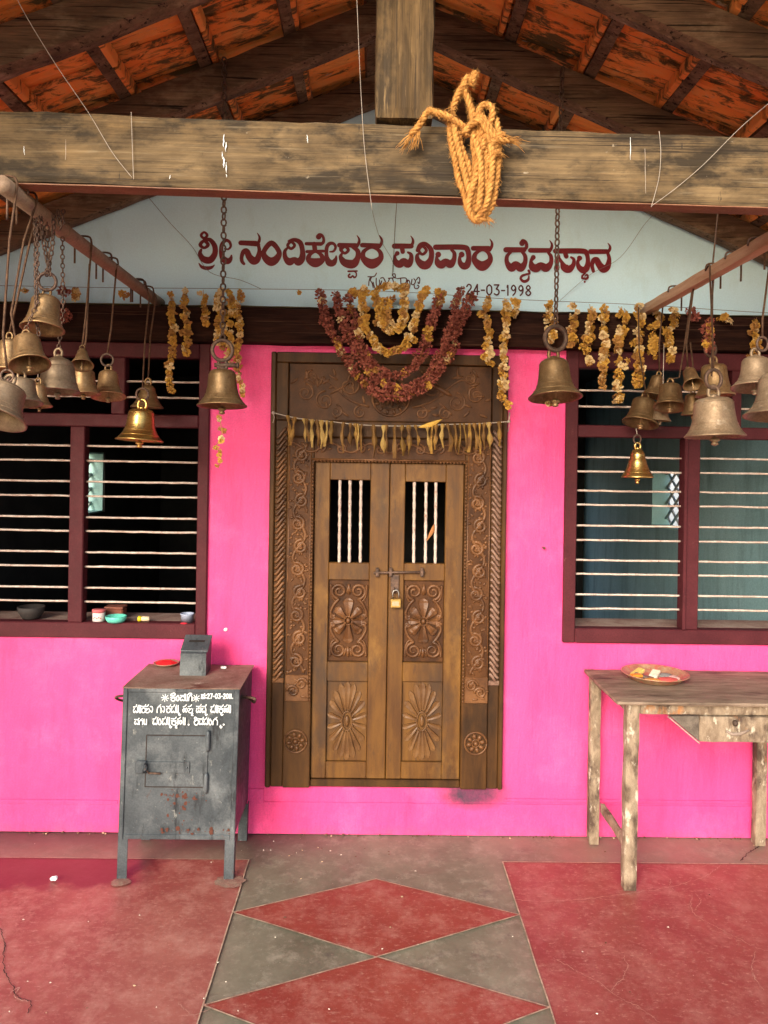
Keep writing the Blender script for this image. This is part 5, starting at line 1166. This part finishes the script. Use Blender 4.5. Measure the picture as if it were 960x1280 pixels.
for (x, y0, y1) in ((491,503,600),(481,703,798)):
    hm = LMB(); A_, B2 = bp(x,y0,YD0-.005), bp(x-3,y1,YD0-.005); n = 7; hm.tube([A_.lerp(B2,i/n) for i in range(n+1)], [.0085*(.7 if i in (0,n) else 1) for i in range(n+1)], 10); hm.box(A_.x-.012, A_.x+.004, YD0-.003, YD0+.001, B2.z+.01, A_.z-.01, .001); hm.build('hinge', M['box'], DB)
rw = LMB()
for k in range(110):
    cx, cy = random.gauss(350,45), random.choice([random.gauss(860,50), random.gauss(810,12), random.gauss(975,10)])
    if 975-12 < cy: cx = random.uniform(250,590)
    if not 120 < cx < 600 or cy > 996: continue
    c = bp(cx, cy, YD0+.0052 if cy < 965 else YD0+.0004); r = random.choice((.0015,.002,.003,.007))*random.uniform(.7,1.3); n = 9
    rw.add([c+V((math.cos(t)*r*random.uniform(.6,1.2),-.0005-k*1e-5,math.sin(t)*r*random.uniform(.6,1.4))) for t in [2*PI*i/n for i in range(n)]], [list(range(n))])
rw.build('rust_chips', plain('rust_brown', (.095,.034,.022), .85), DB)
for sx, pts in ((1, [(655,372),(740,372),(728,400),(700,440),(660,446)]), (-1, [(95,372),(70,385),(66,402),(80,420),(95,425)])):
    hm = LMB(); Yh = YD0+.10; xe = bx1-.006 if sx > 0 else bx0+.006; zc = bp(700,400).z
    hm.tube([V(p) for p in crom([(xe-.004,Yh,zc+.018),(xe+sx*.050,Yh-.02,zc+.020),(xe+sx*.058,Yh-.02,zc+.012),(xe+sx*.045,Yh+.04,zc-.016),(xe+sx*.020,Yh+.10,zc-.022),(xe-sx*.004,Yh+.115,zc-.012)], 5)], .0055, 8); hm.build('side_handle', M['iron'], DB)
# coin slot housing with a sloping lid
sm_b = LMB(); Ys = CAM.y+3.30; a, c = q_(224.5,842,Ys), q_(257,842,Ys); z_f = q_(240,817,Ys).z; dp = .105; z_b = z_f+.055
xs0, xs1 = a.x, c.x; zz0 = zt-.003
prof_ = [(Ys,zz0),(Ys,z_f),(Ys+.012,z_f+.004),(Ys+dp,z_b),(Ys+dp,zz0)]
sm_b.prism([V((xs0,y,z)) for y, z in prof_], (xs1-xs0,0,0))
sl_ = V((0,dp-.012,z_b-z_f-.004)).normalized(); nn = V((0,-sl_.z,sl_.y)); cs = V(((xs0+xs1)/2, Ys+.012+(dp-.012)*.5, z_f+.004+(z_b-z_f-.004)*.5))
sm_b.obox(cs+nn*.002, V(((xs1-xs0)/2+.004,0,0)), sl_*.052, nn*.003, .002)
so_ = sm_b.build('coin_slot_housing', M['box'], DB)
cm = LMB(); cm.obox(cs+nn*.0052+sl_*.010, V((.034,0,0)), sl_*.006, nn*.0008, .0004); cm.build('coin_slot', M['dark'], so_)
# white lettering on the front
class LInk(Ink):
    def __init__(s): s.mb = LMB(); s.Y = YD0+.006; s.k = 0; s.off = .0012
GL = {'ra':[[(0,.12),(.75,.12),(1,-.12)],[(.45,.3),(.05,.55),(.15,.92),(.5,1),(.9,.85),(.92,.5),(.45,.3)]], 'ga':[[(.0,1),(.02,.5),(.3,.15),(.65,.2),(.85,.5),(.82,1)],[(.3,.15),(.75,-.12)]], 'ma':[[(0,.2),(.45,.15),(.6,-.1)],[(.15,.4),(.0,.75),(.2,1),(.42,.75),(.62,1),(.85,.8),(.85,.3),(1,0)]],
 'ka':[[(0,.12),(.7,.12),(.9,-.1)],[(.45,.12),(.45,.42)],[(0,.42),(.9,.42)],[(.45,.45),(.08,.7),(.3,1),(.7,1),(.88,.7),(.45,.45)]], 'da':[[(0,.12),(.7,.12),(.9,-.1)],[(.2,.35),(.0,.7),(.2,1),(.45,.75),(.68,1),(.95,.75),(.75,.35),(.35,.3)]], 'la':[[(.1,.2),(.45,.1),(.7,-.1)],[(.3,.4),(.05,.6),(.2,.95),(.45,.6),(.3,.4)],[(.5,.6),(.7,.95),(.95,.65),(.75,.35),(.5,.6)]],
 'ja':[[(0,.15),(.5,.1),(.7,-.1)],[(.1,.4),(.5,.5),(.1,.8),(.3,1),(.8,.95),(.95,.6),(.7,.4)]], 'o':[[(.5,.1),(.1,.4),(.2,.9),(.6,1),(.9,.6),(.5,.1)]], 'u':[[(.1,-.05),(.1,.8),(.4,1),(.7,.8)],[(.7,0),(.7,1)]], 'pa':[[(0,.12),(.7,.12),(.95,-.15)],[(.1,.4),(.0,.8),(.25,1),(.5,.7),(.75,1),(.95,.7),(.9,.3)],[(.45,.12),(.5,.5)]], 'sha':[[(.55,0),(.2,-.1),(.1,.15),(.5,.2),(.85,.1)],[(.3,.3),(.05,.6),(.25,1),(.7,1),(.95,.6),(.7,.25),(.3,.5)]],
 'va':[[(0,.12),(.75,.12),(1,-.12)],[(.2,.4),(.0,.75),(.25,1),(.5,.75),(.75,1),(.95,.7),(.8,.3)]], 'aa':[[(.1,.15),(.6,.15),(.85,.5),(.6,.95),(.3,.75)]], 'sub':[[(.3,.0),(.1,.5),(.4,.9),(.8,.5)]], 'sub2':[[(.2,.1),(.8,.1),(.2,.8),(.8,.9)]]}
li = LInk()
def wl(g, x, y, w_, h, th=14):
    for s_ in GL[g]: li.stroke([(x+a*w_, y+b*h, th) for a, b in s_], (155,860), 12, per=3)
def ast(cx, cy, r):
    for k in range(4): a = PI*k/4+.1; li.stroke([(cx-math.cos(a)*r, cy-math.sin(a)*r, 9),(cx+math.cos(a)*r, cy+math.sin(a)*r, 9)], (155,860), 12, per=1)
ast(565,148,56); ast(1035,152,56)
for g_, x, w_ in (('ka',650,78),('o',735,48),('da',792,80),('u',868,46),('ga',920,60)): wl(g_, x, 100, w_, 92)
for s_ in ([(918,92),(945,70),(965,95)],[(655,95),(700,72),(712,95)]): li.stroke([(x,y,17) for x,y in s_], (155,860), 12, per=3)
x = 1112; wl('da', x, 92, 52, 66, 17); 
for yy in (108,148): li.dot(155+1180/12, 860+yy/12, .8)
digits(li, '27-03-2011.', 155+1196/12, 860+86/12, 3.1, 5.9, .55, 1.2)
for g_, x, w_ in (('ma',95,78),('u',175,38),('ra',215,62),('ja',270,70),('aa',340,50), ('ga',450,70),('aa',520,50),('ra',590,62),('ma',660,80),('u',738,40), ('la',832,76),('ja',915,70), ('pa',1040,72),('va',1120,66), ('ma',1255,80),('u',1335,36),('ka',1375,72),('la',1450,70),('u',1522,40)): wl(g_, x, 262, w_, 108)
for g_, x in (('sub',770),('sub2',955),('sub',1170),('sub',1405)): wl(g_, x, 375, 42, 40, 16)
for g_, x, w_, y, h in (('va',115,66,462,84),('ga',185,60,470,78),('u',250,60,470,78), ('ma',390,76,444,106),('o',468,52,450,100),('ma',530,80,444,106),('u',610,40,444,106),('ka',665,80,446,104),('la',750,76,446,104),('u',840,44,446,104), ('sha',1005,72,446,104),('va',1080,66,452,98),('ma',1150,74,452,98),('o',1225,50,456,96),('ga',1290,80,452,100)): wl(g_, x, y, w_, h)
for g_, x in (('sub',640),('sub2',720),('sub',1395)): wl(g_, x, 560, 40, 42, 16)
li.dot(155+925/12, 860+550/12, 1.1); li.dot(155+1452/12, 860+548/12, 1.1)
li.mb.build('lettering', M['whitepaint'], DB)
# things lying on the box
zc = zt; lx = zt*lean
kp_c = FL(208,831,zt); kp_ = thing('powder_plate', kp_c, 'small plate of bright red powder on the grey donation box', 'plate')
k1 = MB(); Mk = Matrix.Translation(kp_c); k1.lathe([(.0,.001),(.045,.001),(.056,.009),(.057,.012),(.054,.012),(.044,.005),(0,.005)], Mk, 24, False); k1.build('dish', plain('rusty_dish', (.30,.17,.12), .6, .2), kp_)
k2 = MB(); vs = [kp_c+V((0,0,.016))]
for r_, z_ in ((.02,.017),(.036,.013),(.046,.0075)):
    for i in range(16): a = 2*PI*i/16; rr_ = r_*(1+.3*noise.noise(V((math.cos(a)*2,math.sin(a)*2,r_*50)))); vs.append(kp_c+V((rr_*math.cos(a), rr_*math.sin(a)*.9, z_+.004*noise.noise(V((a,r_*90,1))))))
k2.add(vs, [[0,1+i,1+(i+1)%16] for i in range(16)]+[[1+16*j+i,1+16*(j+1)+i,1+16*(j+1)+(i+1)%16,1+16*j+(i+1)%16] for j in (0,1) for i in range(16)], False); k2.build('powder', plain('red_powder', (.62,.012,.018), .9), kp_)
c = FL(279.5,836,zt); e = MB(); e.rough(c.x-.013, c.x+.013, c.y-.006, c.y+.006, zt+.0005, zt+.012, (4,2,2), .0015, 40, None, .002); tag(e.build('chalk_piece', M['whitepaint']), 'small white chalk piece on the rusty box top', 'chalk')

# ------------------------------------------------------------------ weathered desk
HT = .775; Yk0, Yk1 = CAM.y+3.045, -.035
dxL = P(731,841,Yk1).x; dxR = dxL+1.02
DK = thing('desk', ((dxL+dxR)/2, (Yk0+Yk1)/2, 0), 'weathered wooden desk with peeling paint and a drawer against the pink wall', 'desk')
tp = MB(); tp.rough(dxL, dxR, Yk0-.012, Yk1+.028, HT-.020, HT, (30,14,2), .0022, 5, None, .004); tp.build('tabletop', M['desktop'], DK)
YLg = CAM.y+3.065; xl0 = P(781.5,1000,YLg).x; lw = .056
legs = [(xl0, YLg, lw), (P(737.5,950,Yk1-.055).x, Yk1-.052, .050), (dxR-.075, YLg, lw), (P(945.5,990,-.09).x, Yk1-.052, .052)]
for (x, y, w_) in legs:
    l_ = MB(); l_.rough(x, x+w_, y, y+w_*.92, .0, HT-.021, (3,3,24), .0022, 7, None, .004); l_.build('leg', M['desk'], DK)
za0, za1 = P(900,895,YLg).z, HT-.0205
ap = MB(); ap.rough(xl0+lw, dxR-.075, YLg+.006, YLg+.028, za0, za1, (20,2,3), .002, 8, None, .003); ap.build('apron', M['desk'], DK)
ap = MB(); ap.rough(xl0+.004, xl0+.028, YLg+lw*.93, Yk1-.053, za0+.002, za1, (2,14,3), .002, 8, None, .003); ap.build('apron', M['desk'], DK)
ap = MB(); ap.rough(xl0+.05, dxR-.08, Yk1-.03, Yk1-.010, za0+.002, za1, (16,2,3), .002, 8, None, .003); ap.build('apron', M['desk'], DK)
zs1 = P(742,1013,Yk1-.03).z
st_ = MB(); st_.rough(xl0+.010, xl0+.036, YLg+lw*.93, Yk1-.053, .150, .196, (2,16,3), .003, 8, None, .005); st_.build('stretcher', M['desk'], DK)
xd0 = P(874,910,YLg).x; xd1 = xd0+.44; zd0 = P(910,929,YLg).z
dwm = MB(); dwm.rough(xd0, xd1, YLg+.0, YLg+.36, zd0, za0-.002, (16,8,4), .002, 9, None, .004); DW = dwm.build('drawer', M['desk'], DK)
kb = MB(); c = P(919,904,YLg-.006); kb.blob(c, V((.011,0,0)), V((0,0,.013)), NY*.014, 10, 6); kb.build('drawer_knob', plain('dark_worn_knob', (.06,.04,.03), .6), DW)
pu = MB(); pu.tube([P(x,y,YLg-.008) for x,y in ((908,914),(915,918),(925,917.5),(936,913))], [.004,.007,.007,.004], 7, flat=.7); pu.build('drawer_pull', plain('grey_worn_pull', (.26,.2,.16), .6), DW)
br_ = MB(); br_.prism([P(838,895.5,YLg+.004), P(873.5,895.5,YLg+.004), P(873.5,926,YLg+.004)], (0,.022,0)); br_.build('corner_bracket', mat('dark_bracket_wood', (.06,.045,.035), (.17,.14,.11), 16, (1,1,1), rough=(.7,.9), bump=.6, spots=[(20,(1,1,1),(.30,.26,.22),.60,.70)]), DK)
br_ = MB(); A_, B2 = P(836,896.5,YLg-.002), P(873,928,YLg-.002); d_ = (B2-A_); br_.obox((A_+B2)/2, d_*.5, V((0,.012,0)), V((-d_.z,0,d_.x)).normalized()*.0022, .001); br_.build('bracket_edge', plain('pale_peeling_edge', (.36,.30,.25), .85), DK)
# plate of offerings
pc_ = V((P(818,848,-.172).x, -.178, HT+.001)); PLT = thing('offering_plate', pc_, 'round metal plate with offering scraps on the weathered desk', 'plate')
p1 = MB(); p1.lathe([(0,.0),(.100,.0),(.108,.004),(.132,.024),(.142,.028),(.143,.031),(.138,.031),(.128,.027),(.103,.007),(0,.004)], Matrix.Translation(pc_), 40, False); p1.build('dish', mat('worn_enamel_plate', (.46,.33,.19), (.38,.17,.11), 22, rough=(.35,.5), metal=.25, bump=.15, spots=[(30,(1,1,1),(.50,.12,.09),.52,.62), (40,(1,1,1),(.20,.17,.15),.60,.70)]), PLT)
def scrap(name, dxx, dyy, sx, sy, sz, rz, m_, z=.006, lift=0):
    e = MB(); c_, s_ = math.cos(rz), math.sin(rz); e.obox(pc_+V((dxx,dyy,z+sz)), V((c_*sx,s_*sx,lift)), V((-s_*sy,c_*sy,0)), V((0,0,sz)), .002); e.build(name, m_, PLT)
scrap('matchbox', -.062, .045, .026, .018, .008, .5, plain('yellow_matchbox', (.55,.42,.12)), .008, .010); scrap('striped_packet', -.050, -.005, .040, .016, .004, -.5, plain('dark_packet', (.16,.12,.09)), .010, -.006)
scrap('paper_scrap', .01, .03, .024, .018, .006, .9, plain('cream_paper', (.66,.58,.45)), .010, .008); scrap('orange_peel', -.085, -.01, .024, .014, .006, .2, plain('orange_peel', (.70,.26,.03)), .012)
for nm, col, cx, cy, rx, ry in (('red_powder_heap',(.55,.09,.08),.045,-.03,.045,.03), ('ash_heap',(.22,.21,.20),.06,.035,.035,.028), ('orange_powder_heap',(.62,.27,.06),-.03,-.045,.04,.028), ('pale_powder_heap',(.62,.40,.36),.085,.0,.025,.03)):
    e = MB(); e.blob(pc_+V((cx,cy,.006)), V((rx,0,0)), V((0,ry,0)), V((0,0,.010)), 14, 8)
    for v in e.v: v.z += .003*noise.noise(v*70)
    e.build(nm, plain(nm+'_mat', col, .9), PLT)

# ------------------------------------------------------------------ things on the left window sill
def sillpt(px, Y): p = P(px, 775, Y); return V((p.x, Y, LS+.0005))
def pot(name, label, cat, px, Y, prof, m_, extra=None):
    c = sillpt(px, Y); o = thing(name, c, label, cat); k = K(Y); e = MB(); e.lathe([(r*k, z*k) for r, z in prof], Matrix.Translation(c), 28, False); e.build('body', m_, o)
    if extra: extra(o, c, k)
    return o
pot('bowl', 'dark soot-black bowl alone on the left end of the sill', 'bowl', 39, .05, [(0,1),(8,1),(9,0),(11,2),(15,8),(16.5,15),(15.5,15.5),(13,9),(7,4),(0,3.5)], plain('black_clay',(.035,.03,.028),.7))
def lidred(o, c, k):
    e = MB(); e.lathe([(0,14.6*k),(7.9*k,14.6*k),(8.2*k,14*k),(8.2*k,11*k),(7.6*k,10.9*k)], Matrix.Translation(c), 24, False); e.build('lid', plain('pink_red_lid',(.55,.13,.14)), o)
    e = MB()
    for i in range(5):
        a = -PI/2+(i-2)*.3; p = c+V((7.7*k*math.cos(a),7.7*k*math.sin(a),(4.5+(i%2))*k)); e.blob(p, V((.9*k,0,0)), V((0,0,.7*k)), NY*.35*k, 6, 4)
    e.build('printed_marks', plain('red_print',(.45,.06,.07)), o)
pot('tin', 'small white tin with a pinkish red lid on the sill', 'tin', 123.5, .02, [(0,0),(7,0),(7.6,.5),(7.6,11),(7,12),(0,12)], plain('white_tin',(.68,.60,.58),.4), lidred)
c = sillpt(144, .10); e = MB(); k = K(.10); e.box(c.x-11.5*k, c.x+11*k, .075, .14, LS+.001, LS+12*k, .006); bxo = thing('small_box', c, 'dull reddish brown box behind the turquoise dish', 'box'); e.build('body', plain('brown_card',(.20,.065,.04),.6), bxo)
e = MB(); e.box(c.x-12*k, c.x+11.5*k, .073, .142, LS+12*k+.0005, LS+14.5*k, .005); e.build('lid', plain('brown_card_lid',(.25,.09,.06),.6), bxo)
pot('dish', 'shallow turquoise plastic dish on the window sill', 'dish', 145, .0, [(0,1.5),(8.5,1.5),(9,.3),(10,.3),(12,3),(13,7.5),(12,8),(10.8,4),(8,3),(0,3)], plain('turquoise_plastic',(.12,.56,.44),.35))
c = sillpt(179, .02); k = K(.02); bt = thing('bottle', c, 'tiny yellow-capped bottle lying on its side on the sill', 'bottle'); e = MB(); Mr = Matrix.Translation(c+V((-1*k,0,3.4*k))) @ Matrix.Rotation(PI/2,4,'Y'); e.lathe([(0,-1*k),(2.9*k,-1*k),(3.1*k,0),(3.1*k,8*k),(2.6*k,9*k),(0,9*k)], Mr, 18, False); e.build('body', plain('cream_bottle',(.62,.50,.33),.4), bt)
e = MB(); e.lathe([(0,-5.2*k),(3.2*k,-5.2*k),(3.4*k,-5*k),(3.4*k,-1.1*k),(0,-1.1*k)], Mr, 18, False); e.build('cap', plain('yellow_cap',(.72,.60,.02),.35), bt)
pot('cup', 'grey-blue plastic cup at the right end of the sill', 'cup', 234, .02, [(0,1),(7.0,1),(7.4,0),(7.8,9),(8.8,10),(8.6,11),(7.6,11),(7.2,9.4),(6.4,2),(0,2)], plain('blue_grey_plastic',(.33,.38,.50),.4))
c = sillpt(230, -.008); e = MB(); e.blob(c+V((0,-.002,0)), V((.017,0,0)), V((0,.010,0)), V((0,0,.004)), 12, 6); tag(e.build('red_powder', plain('red_powder_spill',(.55,.02,.04),.9)), 'spill of red powder before the blue-grey cup', 'powder')

# ------------------------------------------------------------------ litter on the floor
c = FL(67,1102); e = MB(); e.rough(c.x-.013, c.x+.014, c.y-.010, c.y+.010, .002, .020, (4,3,3), .004, 40, None, .005); tag(e.build('white_pebble', M['whitepaint']), 'white broken chip lying alone on the dark red floor', 'pebble')
de = MB(); random.seed(5)
spots_ = [(random.gauss(395,45), random.gauss(1068,14)) for _ in range(18)] + [(random.uniform(270,960), random.uniform(1052,1275)) for _ in range(16)] + [(random.uniform(0,320), random.uniform(1085,1275)) for _ in range(12)] + [(264,1078),(266,1077),(356,1147),(344,1172),(641,1171),(757,1179),(728,1190)]
for (px, py) in spots_:
    if py < 1050: continue
    c = FL(px, py, .0035); r = random.uniform(.0018,.0055); a = random.uniform(0,3.1); de.m = random.choice((0,0,1,2))
    r *= .8; n = 7; aa = [2*PI*i/n for i in range(n)]; rs = [r*random.uniform(.5,1.5) for _ in aa]
    de.add([c+V((math.cos(t)*q*1.3, math.sin(t)*q*.9, random.uniform(.0,.002))) for t, q in zip(aa, rs)]+[c+V((0,0,.0035))], [[i,(i+1)%n,n] for i in range(n)])
for k in range(90):                                  # grit gathered along the foot of the wall
    x = random.uniform(-1.6,1.8); c = V((x, -.012-abs(random.gauss(0,.012)), .002)); r = random.uniform(.0012,.0045); de.m = random.choice((2,2,1,2)); de.obox(c+V((0,0,r*.4)), V((r,0,0)), V((0,r*.8,0)), V((0,0,r*.6)), .0006)
tag(de.build('floor_litter', [plain('litter_cream',(.66,.60,.50),.8), plain('litter_tan',(.45,.33,.2),.85), plain('litter_brown',(.14,.08,.05),.9), plain('litter_pink',(.62,.08,.26),.8)]), 'scattered petals, grit and flakes over the porch floor', kind='stuff')
e = MB(); c = P(282,787,-.003); e.blob(c, V((.009,0,.004)), V((-.003,0,.008)), NY*.002, 7, 4); tag(e.build('wax_blob', M['whitepaint']), 'white blob stuck on the pink wall right of the left window', 'blob')
e = MB(); c = P(678,684,0); e.tube([c+V((0,.01,0)), c+V((.004,-.022,-.002))], .0035, 7); e.blob(c+V((.004,-.022,-.002)), V((.007,0,0)), V((0,0,.006)), NY*.003, 8, 4); tag(e.build('nail', M['iron']), 'short rusty nail in the pink wall right of the door', 'nail')
for o in list(S.objects):
    if '_o' in o: del o['_o']
